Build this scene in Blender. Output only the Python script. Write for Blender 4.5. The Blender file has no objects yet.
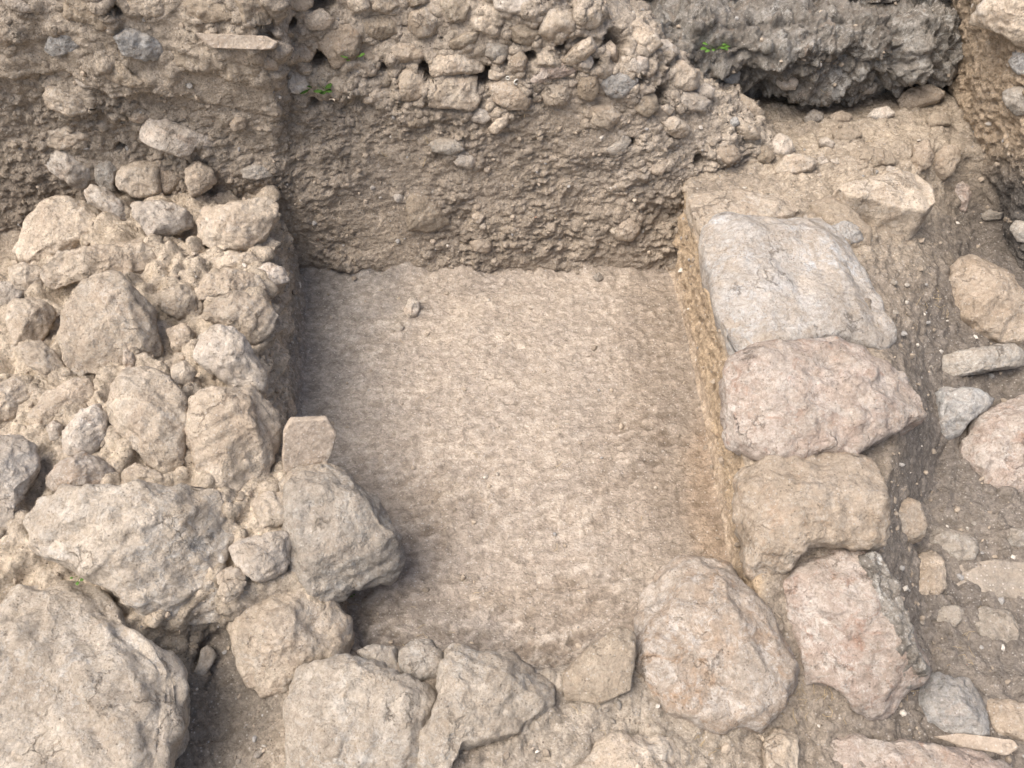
import bpy, math, random
import numpy as np
from mathutils import Vector
from mathutils.bvhtree import BVHTree

random.seed(7); RNG = np.random.default_rng(7)
R = math.radians
SC = bpy.context.scene
COL = SC.collection

# ---------------------------------------------------------------- camera
CAM_H, PITCH, FPX = 2.6, R(49.4), 900.0
cam = bpy.data.objects.new('camera', bpy.data.cameras.new('camera'))
COL.objects.link(cam); SC.camera = cam
cam.location = (0, 0, CAM_H)
cam.rotation_euler = (R(90) - PITCH, 0, 0)
cam.data.sensor_width = 36.0
cam.data.lens = 36.0 * FPX / 1024
cam.data.clip_start = 0.05; cam.data.clip_end = 500

# ---------------------------------------------------------------- light
SUN_EL, SUN_AZ = R(62), R(-120)       # azimuth from +Y (beyond the pit) towards -X (left)
w = bpy.data.worlds.new('World'); SC.world = w; w.use_nodes = True
nt = w.node_tree
bg = nt.nodes['Background']
sky = nt.nodes.new('ShaderNodeTexSky'); sky.sky_type = 'NISHITA'; sky.sun_disc = False
sky.sun_elevation = SUN_EL; sky.sun_rotation = SUN_AZ
sky.air_density = 1.0; sky.dust_density = 6.0; sky.ozone_density = 0.3
nt.links.new(sky.outputs[0], bg.inputs[0]); bg.inputs[1].default_value = 0.12
sun = bpy.data.objects.new('sun', bpy.data.lights.new('sun', 'SUN')); COL.objects.link(sun)
sun.data.energy = 2.1; sun.data.angle = R(48); sun.data.color = (1.0, 0.97, 0.93)
sd = Vector((math.sin(SUN_AZ)*math.cos(SUN_EL), math.cos(SUN_AZ)*math.cos(SUN_EL), math.sin(SUN_EL)))
sun.rotation_euler = sd.to_track_quat('Z', 'Y').to_euler()
sun.location = (0, 0, 6)
SC.view_settings.view_transform = 'Standard'; SC.view_settings.look = 'None'
SC.view_settings.gamma = 1; SC.view_settings.use_curve_mapping = False
SC.view_settings.exposure = 0.90
SC.cycles.max_bounces = 5; SC.cycles.diffuse_bounces = 4

# ---------------------------------------------------------------- geometry helpers
CP, SP = math.cos(PITCH), math.sin(PITCH)
CAMP = np.array([0, 0, CAM_H])
def raydir(u, v):
    x = (np.asarray(u, float) - 512) / FPX; y = (384 - np.asarray(v, float)) / FPX
    d = np.stack([x, CP + y*SP, -SP + y*CP], -1)
    return d / np.linalg.norm(d, axis=-1, keepdims=True)
def pz(u, v, z):                     # a seen point at a known height
    d = raydir(u, v); return CAMP + d * ((z - CAM_H) / d[2])
def py(u, v, y):                     # a seen point at a known distance
    d = raydir(u, v); return CAMP + d * (y / d[1])

# ---------------------------------------------------------------- noise (numpy)
def _hash(ix, iy, iz, s):
    n = (ix*374761393 + iy*668265263 + iz*2147483647 + s*144665) & 0xffffffff
    n = ((n ^ (n >> 13)) * 1274126177) & 0xffffffff
    n = ((n ^ (n >> 15)) * 2246822519) & 0xffffffff
    return (n ^ (n >> 16)) & 0xffff
def perlin(p, s=0):
    p = np.asarray(p, float); i = np.floor(p).astype(np.int64); f = p - i
    u = f*f*f*(f*(f*6-15)+10)
    out = 0
    for dx in (0, 1):
        for dy in (0, 1):
            for dz in (0, 1):
                h = _hash(i[..., 0]+dx, i[..., 1]+dy, i[..., 2]+dz, s)
                a = h * (2*math.pi/65536); c = ((h*40503) & 0xffff)/32768.0 - 1; q = np.sqrt(np.maximum(0, 1-c*c))
                g = (f[..., 0]-dx)*np.cos(a)*q + (f[..., 1]-dy)*np.sin(a)*q + (f[..., 2]-dz)*c
                wgt = (u[..., 0] if dx else 1-u[..., 0])*(u[..., 1] if dy else 1-u[..., 1])*(u[..., 2] if dz else 1-u[..., 2])
                out = out + wgt*g
    return out*1.6
def fbm(p, freq, octs=4, s=0, rough=0.5):
    o, a, t = 0, 1, 0
    for k in range(octs):
        o = o + a*perlin(np.asarray(p)*freq*2**k, s+k*17); t += a; a *= rough
    return o/t
def fold(p, freq, n, s=0, warp=0.25):
    """sum of triangle waves along n random directions: flat facets that meet in sharp creases"""
    rg = np.random.default_rng(1000+s); p = np.asarray(p, float)*freq
    p = p + warp*fbm(p, 0.6, 2, s+5)[..., None]
    o = 0
    for k in range(n):
        d = rg.normal(size=3); d /= np.linalg.norm(d)
        t = p@d*rg.uniform(.6, 1.3) + rg.random()
        o = o + (np.abs((t % 1.0)*2-1)*2-1)
    return o/math.sqrt(n)
def worley(p, freq, s=0):
    """distances to the nearest and second cell point, and the nearest cell's random number"""
    p = np.asarray(p, float)*freq; i = np.floor(p).astype(np.int64)
    f1 = np.full(p.shape[:-1], 9.0); f2 = f1.copy(); cid = np.zeros(p.shape[:-1])
    for dx in (-1, 0, 1):
        for dy in (-1, 0, 1):
            for dz in (-1, 0, 1):
                c = i + np.array([dx, dy, dz])
                h1 = _hash(c[..., 0], c[..., 1], c[..., 2], s); h2 = _hash(c[..., 0], c[..., 1], c[..., 2], s+91); h3 = _hash(c[..., 0], c[..., 1], c[..., 2], s+177)
                q = c + np.stack([h1, h2, h3], -1)/65536.0
                d = np.linalg.norm(p-q, axis=-1)
                near = d < f1
                f2 = np.where(near, f1, np.minimum(f2, d)); cid = np.where(near, h2/65536.0, cid); f1 = np.where(near, d, f1)
    return f1, f2, cid

# ---------------------------------------------------------------- mesh helpers
def new_mesh(name, V, F, mat, parent=None, origin=None, smooth=True, col=None):
    V = np.asarray(V, float); origin = np.zeros(3) if origin is None else np.asarray(origin, float)
    me = bpy.data.meshes.new(name)
    F = np.asarray(F, np.int64)
    me.vertices.add(len(V)); me.vertices.foreach_set('co', (V-origin).ravel())
    k = F.shape[1]
    me.loops.add(F.size); me.loops.foreach_set('vertex_index', F.ravel())
    me.polygons.add(len(F)); me.polygons.foreach_set('loop_start', np.arange(len(F))*k)
    me.polygons.foreach_set('loop_total', np.full(len(F), k))
    me.polygons.foreach_set('use_smooth', np.full(len(F), smooth))
    if col is not None:
        at = me.color_attributes.new('soil', 'FLOAT_COLOR', 'POINT')
        at.data.foreach_set('color', np.concatenate([col, np.ones((len(V), 1))], 1).ravel())
    me.update(calc_edges=True); me.validate()
    me.materials.append(mat)
    o = bpy.data.objects.new(name, me); COL.objects.link(o); o.location = origin
    if parent is not None:
        o.parent = parent; o.location = Vector(origin) - parent.location
    return o
def tag(o, label=None, cat=None, group=None, kind=None):
    if label: o['label'] = label
    if cat: o['category'] = cat
    if group: o['group'] = group
    if kind: o['kind'] = kind
    return o
def empty(name, loc):
    o = bpy.data.objects.new(name, None); COL.objects.link(o); o.location = loc; o.empty_display_size = 0.05
    return o
def grid_faces(nr, nc):
    a = np.arange(nr*nc).reshape(nr, nc)
    return np.stack([a[:-1, :-1], a[:-1, 1:], a[1:, 1:], a[1:, :-1]], -1).reshape(-1, 4)
def grid_normals(G):
    du = np.gradient(G, axis=1); dv = np.gradient(G, axis=0)
    n = np.cross(du, dv); l = np.linalg.norm(n, axis=-1, keepdims=True)
    return n/np.maximum(l, 1e-9)
def blur(G, it):
    for _ in range(it):
        H = G.copy()
        H[1:-1] = (G[:-2] + 2*G[1:-1] + G[2:])/4; G = H.copy()
        H[:, 1:-1] = (G[:, :-2] + 2*G[:, 1:-1] + G[:, 2:])/4; G = H
    return G
def dense(ctrl, step, cap=400, it=10):
    """fine grid from a coarse grid of control points: piecewise linear, then rounded"""
    C = np.asarray(ctrl, float)
    def up(C, axis):
        C = np.moveaxis(C, axis, 0); out = []
        for k in range(len(C)-1):
            L = np.median(np.linalg.norm(C[k+1]-C[k], axis=-1)); L = max(L, 0.7*np.linalg.norm(C[k+1]-C[k], axis=-1).max())
            n = int(min(cap, max(3, L/step)))
            t = (np.arange(n)/n).reshape(-1, *([1]*(C.ndim-1)))
            out.append(C[k]*(1-t) + C[k+1]*t)
        out.append(C[-1:]); return np.moveaxis(np.concatenate(out), 0, axis)
    return blur(up(up(C, 0), 1), it)

# ---------------------------------------------------------------- materials
class NT:
    def __init__(s, name):
        s.m = bpy.data.materials.new(name); s.m.use_nodes = True; s.t = s.m.node_tree
        s.b = s.t.nodes['Principled BSDF']; s.b.inputs['Specular IOR Level'].default_value = 0.15
        s.b.inputs['Roughness'].default_value = 0.92
        s.pos = s.t.nodes.new('ShaderNodeNewGeometry').outputs['Position']
    def n(s, kind, **kw):
        x = s.t.nodes.new(kind)
        for k, v in kw.items():
            if k in x.inputs:
                if hasattr(v, 'is_linked') or isinstance(v, bpy.types.NodeSocket): s.t.links.new(v, x.inputs[k])
                else: x.inputs[k].default_value = v
            else: setattr(x, k, v)
        return x
    def link(s, a, b): s.t.links.new(a, b)
    def noise(s, scale, detail=6, rough=0.6, vec=None, dist=0.0):
        x = s.n('ShaderNodeTexNoise', Scale=scale, Detail=detail, Roughness=rough, Distortion=dist)
        s.link(vec or s.pos, x.inputs['Vector']); return x.outputs['Fac']
    def ridged(s, scale, detail=6, vec=None):
        x = s.n('ShaderNodeTexNoise', Scale=scale, Detail=detail, Roughness=0.6, Lacunarity=2.1)
        x.noise_type = 'RIDGED_MULTIFRACTAL'; x.normalize = False; x.inputs['Offset'].default_value = 0.9; x.inputs['Gain'].default_value = 1.6
        s.link(vec or s.pos, x.inputs['Vector']); return s.math('MULTIPLY', x.outputs['Fac'], 0.35)
    def grain(s, c, lo=0.70, hi=1.30, dark=0.6):
        """mineral grain: every few millimetres its own tone, some dark and some white grains"""
        v = s.n('ShaderNodeTexVoronoi', Scale=240.0); s.link(s.pos, v.inputs['Vector'])
        sep = s.t.nodes.new('ShaderNodeSeparateColor'); s.link(v.outputs['Color'], sep.inputs[0])
        mr = s.t.nodes.new('ShaderNodeMapRange'); mr.inputs['To Min'].default_value = lo; mr.inputs['To Max'].default_value = hi
        s.link(sep.outputs[0], mr.inputs[0])
        c = s.mix(1.0, c, mr.outputs[0], 'MULTIPLY')
        w_ = s.n('ShaderNodeTexVoronoi', Scale=130.0); s.link(s.pos, w_.inputs['Vector'])
        sp = s.t.nodes.new('ShaderNodeSeparateColor'); s.link(w_.outputs['Color'], sp.inputs[0])
        core = s.ramp(w_.outputs['Distance'], 0.25, 0.45, (1, 1, 1, 1), (0, 0, 0, 1))
        clus = s.ramp(s.noise(14, 5, 0.7), 0.42, 0.6)
        dk = s.math('MULTIPLY', s.math('MULTIPLY', s.ramp(sp.outputs[0], 0.80, 0.82), core), s.math('MULTIPLY', clus, dark))
        c = s.mix(dk, c, (0.11, 0.085, 0.065))
        wh = s.math('MULTIPLY', s.math('MULTIPLY', s.ramp(sp.outputs[1], 0.88, 0.9), core), 0.45)
        return s.mix(wh, c, (0.62, 0.58, 0.53))
    def ramp(s, fac, a, b, ca=(0, 0, 0, 1), cb=(1, 1, 1, 1)):
        x = s.t.nodes.new('ShaderNodeValToRGB'); x.color_ramp.elements[0].position = a; x.color_ramp.elements[1].position = b
        x.color_ramp.elements[0].color = ca; x.color_ramp.elements[1].color = cb
        s.link(fac, x.inputs[0]); return x.outputs[0]
    def mix(s, fac, a, b, mode='MIX'):
        x = s.t.nodes.new('ShaderNodeMix'); x.data_type = 'RGBA'; x.blend_type = mode
        for sock, v in ((x.inputs[0], fac), (x.inputs[6], a), (x.inputs[7], b)):
            if isinstance(v, bpy.types.NodeSocket): s.link(v, sock)
            elif isinstance(v, (int, float)): sock.default_value = v
            else: sock.default_value = (*v, 1) if len(v) == 3 else v
        return x.outputs[2]
    def math(s, op, a, b=0.0):
        x = s.t.nodes.new('ShaderNodeMath'); x.operation = op
        for i, v in enumerate((a, b)):
            if isinstance(v, bpy.types.NodeSocket): s.link(v, x.inputs[i])
            else: x.inputs[i].default_value = v
        return x.outputs[0]
    def bump(s, h, dist, strength=1.0, prev=None):
        x = s.t.nodes.new('ShaderNodeBump'); x.inputs['Distance'].default_value = dist; x.inputs['Strength'].default_value = strength
        s.link(h, x.inputs['Height'])
        if prev is not None: s.link(prev, x.inputs['Normal'])
        return x.outputs[0]

def soil_material(name, speck=0.5, rough_bump=1.0, streak=False):
    s = NT(name)
    at = s.t.nodes.new('ShaderNodeAttribute'); at.attribute_name = 'soil'
    vec = None
    if streak:
        mp = s.t.nodes.new('ShaderNodeMapping'); mp.inputs['Scale'].default_value = (0.8, 1, 1); s.link(s.pos, mp.inputs[0]); vec = mp.outputs[0]
    c = s.mix(s.ramp(s.noise(7, 8, 0.62, vec), 0.3, 0.7), (0.84, 0.84, 0.85), (1.16, 1.15, 1.13))
    c = s.mix(1.0, at.outputs['Color'], c, 'MULTIPLY')
    c2 = s.mix(s.ramp(s.noise(34, 10, 0.74, vec, 0.8), 0.40, 0.60), (0.74, 0.725, 0.70), (1.20, 1.20, 1.20))
    c = s.mix(1.0, c, c2, 'MULTIPLY')
    c3 = s.mix(s.ramp(s.noise(95, 8, 0.8), 0.38, 0.62), (0.82, 0.82, 0.82), (1.17, 1.17, 1.17))
    c = s.mix(1.0, c, c3, 'MULTIPLY')
    vo = s.n('ShaderNodeTexVoronoi', Scale=150.0); s.link(s.pos, vo.inputs['Vector'])
    sp = s.ramp(vo.outputs['Distance'], 0.10, 0.2, (1, 1, 1, 1), (0, 0, 0, 1))
    pick = s.ramp(s.noise(60, 2, 0.5), 0.56, 0.64)
    f = s.math('MULTIPLY', s.math('MULTIPLY', sp, pick), speck)
    c = s.mix(f, c, (0.62, 0.58, 0.52))
    c = s.grain(c, 0.93, 1.07, 0.8 if rough_bump > 1 else 0.45)
    s.link(c, s.b.inputs['Base Color'])
    b = s.bump(s.noise(40, 9, 0.72, None, .3), 0.014*rough_bump)
    b = s.bump(s.ridged(60, 5), 0.004*rough_bump, 1.0, b)
    b = s.bump(s.noise(190, 5, 0.7), 0.003*rough_bump, 1.0, b)
    s.link(b, s.b.inputs['Normal'])
    return s.m

def stone_material(name, base, alt, crust=(0.62, 0.58, 0.52), stain=(0.42, 0.24, 0.13), stain_amt=0.25, crust_amt=0.65, bump=1.0, dust=0.45, alt_lo=0.42):
    s = NT(name)
    oi = s.t.nodes.new('ShaderNodeObjectInfo')
    c = s.mix(s.ramp(s.noise(9, 7, 0.62, None, 0.8), alt_lo, alt_lo+0.2), base, alt)
    c = s.mix(s.math('MULTIPLY', s.ramp(s.noise(20, 11, 0.8, None, 0.7), 0.50, 0.55), s.math('MULTIPLY', s.ramp(s.noise(3.5, 5, 0.6, None, 0.8), 0.38, 0.6), crust_amt)), c, crust)
    c = s.mix(s.math('MULTIPLY', s.ramp(s.noise(13, 7, 0.66, None, 1.2), 0.56, 0.68), stain_amt), c, stain)
    pit = s.math('MULTIPLY', s.ramp(s.noise(34, 11, 0.82, None, 1.0), 0.385, 0.43, (1, 1, 1, 1), (0, 0, 0, 1)), 0.65)
    pit = s.math('MULTIPLY', pit, s.ramp(s.noise(4.5, 4, 0.6, None, 0.5), 0.42, 0.6))
    c = s.mix(pit, c, (0.29, 0.225, 0.16))
    # fine veins
    mp = s.t.nodes.new('ShaderNodeMapping'); mp.inputs['Scale'].default_value = (1, 0.35, 1); mp.inputs['Rotation'].default_value = (0.3, 0.5, 0.7); s.link(s.pos, mp.inputs[0])
    ve = s.math('ABSOLUTE', s.math('SUBTRACT', s.noise(26, 6, 0.6, mp.outputs[0], 1.0), 0.5))
    c = s.mix(s.math('MULTIPLY', s.ramp(ve, 0.0, 0.016, (1, 1, 1, 1), (0, 0, 0, 1)), 0.4), c, (0.19, 0.15, 0.115))
    g = s.mix(s.ramp(s.noise(70, 9, 0.8, None, .4), 0.40, 0.60), (0.80, 0.79, 0.77), (1.15, 1.16, 1.17))
    c = s.mix(1.0, c, g, 'MULTIPLY')
    big = s.mix(s.ramp(s.noise(2.6, 4, 0.55, None, 0.6), 0.3, 0.7), (0.80, 0.785, 0.77), (1.16, 1.17, 1.18))
    c = s.mix(1.0, c, big, 'MULTIPLY')
    wv = s.t.nodes.new('ShaderNodeVectorMath'); wv.operation = 'ADD'
    wn = s.n('ShaderNodeTexNoise', Scale=9.0, Detail=6.0, Roughness=0.65); s.link(s.pos, wn.inputs['Vector'])
    sc_ = s.t.nodes.new('ShaderNodeVectorMath'); sc_.operation = 'SCALE'; sc_.inputs['Scale'].default_value = 0.16
    s.link(wn.outputs['Color'], sc_.inputs[0]); s.link(s.pos, wv.inputs[0]); s.link(sc_.outputs[0], wv.inputs[1])
    ck = s.n('ShaderNodeTexVoronoi', Scale=8.5, feature='DISTANCE_TO_EDGE'); s.link(wv.outputs[0], ck.inputs['Vector'])
    gate = s.ramp(s.noise(6, 4, 0.6), 0.55, 0.62)
    crack = s.math('MULTIPLY', s.ramp(ck.outputs['Distance'], 0.008, 0.03, (1, 1, 1, 1), (0, 0, 0, 1)), gate)
    c = s.mix(s.math('MULTIPLY', crack, 0.38), c, (0.12, 0.09, 0.065))
    # dust lying in patches on faces that look up
    ge = s.t.nodes.new('ShaderNodeNewGeometry'); sx = s.t.nodes.new('ShaderNodeSeparateXYZ'); s.link(ge.outputs['Normal'], sx.inputs[0])
    up = s.ramp(sx.outputs[2], 0.45, 0.9)
    f = s.math('MULTIPLY', s.math('MULTIPLY', up, s.ramp(s.noise(11, 8, 0.7), 0.4, 0.6)), dust)
    c = s.mix(f, c, (0.40, 0.33, 0.255))
    c = s.grain(c, 0.95, 1.05, 0.6 if bump > .6 else 0.15)
    v = s.math('ADD', s.math('MULTIPLY', oi.outputs['Random'], 0.2), 0.80)
    hs = s.t.nodes.new('ShaderNodeHueSaturation'); s.link(c, hs.inputs['Color']); s.link(v, hs.inputs['Value'])
    s.link(hs.outputs[0], s.b.inputs['Base Color'])
    b = s.bump(s.ridged(9, 9), 0.020*bump)
    b = s.bump(s.noise(38, 9, 0.72, None, 0.6), 0.016*bump, 1.0, b)
    b = s.bump(s.noise(170, 5, 0.7), 0.0025*bump, 1.0, b)
    vo = s.n('ShaderNodeTexVoronoi', Scale=70.0); s.link(s.pos, vo.inputs['Vector'])
    b = s.bump(s.ramp(vo.outputs['Distance'], 0.0, 0.35), 0.0015*bump, 0.6, b)
    b = s.bump(s.math('SUBTRACT', 1.0, crack), 0.006*bump, 1.0, b)
    s.link(b, s.b.inputs['Normal'])
    return s.m
def plain_material(name, col, var=0.15, rough=0.85, bump=0.0008):
    s = NT(name)
    c = s.mix(s.ramp(s.noise(60, 6, 0.6), 0.3, 0.7), tuple(x*(1-var) for x in col), tuple(min(1, x*(1+var)) for x in col))
    s.link(c, s.b.inputs['Base Color']); s.b.inputs['Roughness'].default_value = rough
    s.link(s.bump(s.noise(200, 5, 0.6), bump), s.b.inputs['Normal']); return s.m

M = {
 'floor': soil_material('packed_soil', 0.45, 0.8, True),
 'soil': soil_material('loose_soil', 0.7, 1.2),
 'section': soil_material('cut_earth', 0.75, 1.6),
 'lime': stone_material('limestone_beige', (0.628, 0.533, 0.424), (0.517, 0.422, 0.328), crust=(0.648, 0.589, 0.513), stain=(0.402, 0.301, 0.217)),
 'tan': stone_material('limestone_tan', (0.510, 0.420, 0.330), (0.432, 0.347, 0.262), stain_amt=0.3, crust_amt=0.35),
 'pale': stone_material('limestone_pale', (0.634, 0.561, 0.480), (0.526, 0.454, 0.376), crust=(0.729, 0.679, 0.612), dust=0.4),
 'pink': stone_material('limestone_pink', (0.52, 0.445, 0.385), (0.47, 0.375, 0.315), crust=(0.66, 0.60, 0.54), stain=(0.37, 0.215, 0.15), stain_amt=0.7, crust_amt=0.8, dust=0.35),
 'rust': stone_material('limestone_rusty', (0.51, 0.44, 0.37), (0.47, 0.37, 0.285), crust=(0.66, 0.60, 0.54), stain=(0.43, 0.26, 0.14), stain_amt=0.6, crust_amt=0.8, dust=0.3),
 'grey': stone_material('grey_stone', (0.432, 0.387, 0.331), (0.359, 0.319, 0.271), crust=(0.553, 0.519, 0.469), stain_amt=0.12),
 'blue': stone_material('blue_grey_stone', (0.47, 0.45, 0.42), (0.34, 0.335, 0.325), crust=(0.62, 0.60, 0.57), stain=(0.42, 0.32, 0.24), stain_amt=0.4, crust_amt=0.7, dust=0.4),
 'dirt': stone_material('mud_caked_stone', (0.47, 0.39, 0.30), (0.41, 0.335, 0.255), crust=(0.56, 0.49, 0.40), stain_amt=0.15, crust_amt=0.5, bump=1.2, dust=0.6),
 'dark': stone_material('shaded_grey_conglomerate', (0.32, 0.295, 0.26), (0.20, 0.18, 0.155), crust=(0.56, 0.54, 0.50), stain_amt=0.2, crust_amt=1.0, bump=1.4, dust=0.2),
 'tile': stone_material('fired_clay', (0.40, 0.33, 0.265), (0.36, 0.30, 0.24), crust=(0.48, 0.43, 0.37), stain=(0.36, 0.25, 0.18), stain_amt=0.2, crust_amt=0.4, bump=0.35, dust=0.6),
 'streak': stone_material('streaked_limestone', (0.60, 0.52, 0.435), (0.54, 0.50, 0.455), crust=(0.64, 0.635, 0.625), stain=(0.36, 0.29, 0.22), stain_amt=0.5, crust_amt=0.95, dust=0.45, alt_lo=.36),
 'ash': stone_material('pale_grey_limestone', (0.62, 0.54, 0.445), (0.53, 0.455, 0.37), crust=(0.68, 0.64, 0.58), stain=(0.44, 0.33, 0.22), stain_amt=0.4, crust_amt=0.85, bump=1.15, dust=0.4),
 'buried': stone_material('buried_slab', (0.31, 0.275, 0.235), (0.28, 0.245, 0.205), crust=(0.38, 0.345, 0.30), stain_amt=0.1, crust_amt=0.4, bump=0.5, dust=0.5),
 'leaf': plain_material('leaf_green', (0.075, 0.15, 0.03), 0.3, 0.6),
 'stem': plain_material('stem_green', (0.12, 0.18, 0.05), 0.2, 0.7),
 'shell': plain_material('white_shell', (0.68, 0.66, 0.6), 0.1, 0.6, 0.0003),
}

# ================================================================ the ground: one sheet, columns from left to right, rows from far to near
# each entry is (u, v, height): a point seen in the photograph and the height it stands at
ROWS = [
 # L4             L3             L2              H              L1             LB             M              RB             R1             R2             R3             R4             R5
 [(-420,75,.30), (-40,75,.30),  (130,70,.40),   (200,70,.40),  (262,70,.40),  (300,110,.2),  (480,110,.2),  (660,90,.35),  (700,75,.42),  (800,80,.40),  (905,75,.42),  (960,70,.45),  (1200,90,.5)],
 [(-400,110,.30),(-40,110,.30), (130,110,.40),  (200,110,.40), (268,110,.40), (300,170,.1),  (480,175,.1),  (660,130,.35), (705,112,.42), (800,118,.40), (900,115,.44), (955,100,.48), (1180,130,.5)],
 [(-380,170,.25),(-40,190,.20), (130,160,.42),  (200,160,.42), (270,160,.42), (300,225,.02), (485,230,.02), (662,235,.02), (690,165,.40), (800,160,.42), (895,150,.44), (952,150,.40), (1160,170,.5)],
 [(-300,230,.15),(-5,262,.10),  (120,205,.42),  (190,200,.42), (274,200,.42), (303,272,0),   (490,270,0),   (670,266,0),   (687,197,.40), (805,192,.42), (905,190,.40), (968,222,.12), (1150,240,.18)],
 [(-300,330,.35),(-10,295,.38), (120,280,.45),  (190,275,.43), (264,280,.41), (306,345,0),   (500,335,0),   (688,340,0),   (704,265,.40), (850,262,.42), (930,275,.28), (985,290,.10), (1150,290,.18)],
 [(-300,420,.42),(-10,375,.42), (120,365,.46),  (190,355,.43), (258,350,.40), (300,412,0),   (505,405,0),   (703,410,0),   (722,340,.38), (880,338,.40), (938,350,.17), (1005,365,.12),(1180,370,.25)],
 [(-300,500,.42),(-10,450,.42), (120,440,.46),  (195,430,.43), (272,425,.38), (312,482,0),   (510,475,0),   (715,482,0),   (735,405,.37), (905,408,.38), (945,440,.08), (1015,440,.08),(1180,440,.2)],
 [(-300,570,.42),(-10,530,.42), (120,520,.40),  (215,510,.38), (300,510,.32), (340,560,0),   (515,560,0),   (730,562,0),   (748,490,.33), (885,490,.33), (915,530,.06), (1020,520,.06),(1180,520,.2)],
 [(-300,640,.42),(-10,610,.33), (120,600,.31),  (210,595,.30), (320,590,.22), (352,632,0),   (520,640,0),   (722,640,0),   (765,580,.25), (880,580,.20), (925,605,.04), (1025,600,.04),(1180,600,.18)],
 [(-300,680,.40),(-10,680,.26), (120,670,.24),  (205,640,.10), (312,640,.16), (375,655,0.0), (540,675,0),   (655,668,0),   (765,640,.16), (890,645,.12), (930,665,.03), (1030,665,.03),(1180,660,.15)],
 [(-300,720,.40),(-10,720,.24), (130,710,.20),  (215,690,.05), (300,690,.10), (385,665,.15), (540,672,.17), (645,650,.17), (765,690,.11), (890,700,.08), (930,705,.03), (1030,705,.03),(1180,700,.15)],
 [(-300,780,.38),(-10,790,.2), (140,780,.15),  (220,750,.06), (295,760,.08), (395,745,.16), (540,745,.15), (650,735,.12), (765,740,.08), (890,745,.05), (930,750,.02), (1030,750,.02),(1180,750,.15)],
 [(-300,860,.30),(-10,880,.22), (140,870,.12),  (220,850,.05), (295,850,.05), (395,850,.08), (540,850,.08), (650,850,.06), (765,850,.04), (890,850,.03), (930,850,.02), (1030,850,.02),(1180,850,.1)],
]
ctrl = [[pz(*p) for p in row] for row in ROWS]
# the apron behind the photographer and the land round the dig
near = [[q[0]*1.6, -1.2, 0.02] for q in ctrl[-1]]
ctrl.append(near)
G = dense(ctrl, 0.0065, cap=90, it=9)
nr, nc = G.shape[:2]
P0 = G.reshape(-1, 3)
def project(P):
    d = P - CAMP
    dep = d[..., 1]*CP - d[..., 2]*SP
    up = d[..., 1]*SP + d[..., 2]*CP
    return 512 + FPX*d[..., 0]/dep, 384 - FPX*up/dep
def blob(P, c, r, soft=0.6):
    """1 inside a patch of soil of radius r round the point c, fading over its rim"""
    d = np.linalg.norm((P - np.asarray(c))/np.asarray(r), axis=-1)
    d = d + 0.25*fbm(P, 6, 3, 5)
    return np.clip((1.0 + soft/2 - d)/soft, 0, 1)
def paint(P, base, patches):
    col = np.tile(np.asarray(base, float), (len(P), 1))
    for c, r, rgb, a in patches:
        f = (blob(P, c, r)*a)[:, None]; col = col*(1-f) + np.asarray(rgb)*f
    return col
X, Y, Z = P0[:, 0], P0[:, 1], P0[:, 2]
inpit = np.clip((0.12 - Z)/0.08, 0, 1)*(Y > 1.05)*(Y < 3.0)*(X > -1.05)*(X < 1.0)
N = grid_normals(G).reshape(-1, 3)
N[N[:, 2] < -0.2] *= -1
steep = np.clip(1 - N[:, 2], 0, 1)
f1, f2, cid = worley(P0*np.array([1, 1, 1]), 28, 3)
clod = np.clip(1-f1*1.4, 0, 1)*(cid > 0.5)
ridge = 1-np.abs(fbm(P0*np.array([1, 1.7, 1]), 17, 4, 12, .6))*3
disp_floor = 0.016*fbm(P0, 5, 3, 1) + 0.0030*ridge + 0.010*fbm(P0 + 0.03*fbm(P0, 7, 2, 71)[:, None], 14, 5, 6, .62) + 0.003*fold(P0, 24, 5, 72)
def scuffs(P):
    """trodden crust: flakes in drifting patches, drawn out aslant near the photographer"""
    x, y = P[:, 0], P[:, 1]
    q = np.stack([(x*.88+y*.48)*.55, (-x*.48+y*.88)*1.35, P[:, 2]], -1) + 0.035*fbm(P, 6, 3, 44)[:, None]
    s1 = np.clip(fbm(q, 20, 6, 40, .7)*6+0.1, -1, 1)
    s2 = np.clip(fbm(P + 0.04*fbm(P, 9, 2, 45)[:, None], 33, 5, 41, .7)*5, -1, 1)
    k = np.clip((2.0-y)*1.6+.5+1.2*fbm(P, 2.2, 2, 46), 0, 1)
    where = np.clip(.55+1.9*fbm(P, 3.0, 3, 47), .12, 1.15)
    return (s1*k + s2*(1-k)*.6)*where
scuff = scuffs(P0)
disp_floor = disp_floor*0.7 + 0.0055*scuff
fillet = np.clip((Y-2.74)/.16, 0, 1)**2*(np.abs(X) < .95)*np.clip(.7+1.5*fbm(P0, 8, 3, 95), 0.1, 2)*0.06
disp_floor = disp_floor + fillet
lw = np.clip((-0.72 - X)/0.1, 0, 1)*np.clip((Z-0.15)/0.1, 0, 1)        # the crumbling top of the left wall
w1, w2, wid = worley(P0 + 0.03*np.stack([fbm(P0, 8, 2, 61), fbm(P0, 8, 2, 62), X*0], -1), 8.5, 31)
v1, v2, vid = worley(P0 + 0.02*np.stack([fbm(P0, 16, 2, 63), fbm(P0, 16, 2, 64), X*0], -1), 19, 33)
lump = (wid-.4)*np.clip((w2-w1)*3.5, 0, 1)*0.07 + (vid-.4)*np.clip((v2-v1)*3.5, 0, 1)*0.035
disp_loose = 0.030*fbm(P0, 6, 4, 2) + 0.020*fold(P0, 9, 5, 5)*lw + 0.010*fold(P0, 22, 5, 6)*(.4+.6*lw) + 0.014*fbm(P0, 24, 4, 4, .7) + 0.012*clod + lump*(0.25+0.75*lw)*np.where(Y < 1.75, .45, 1)
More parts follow.
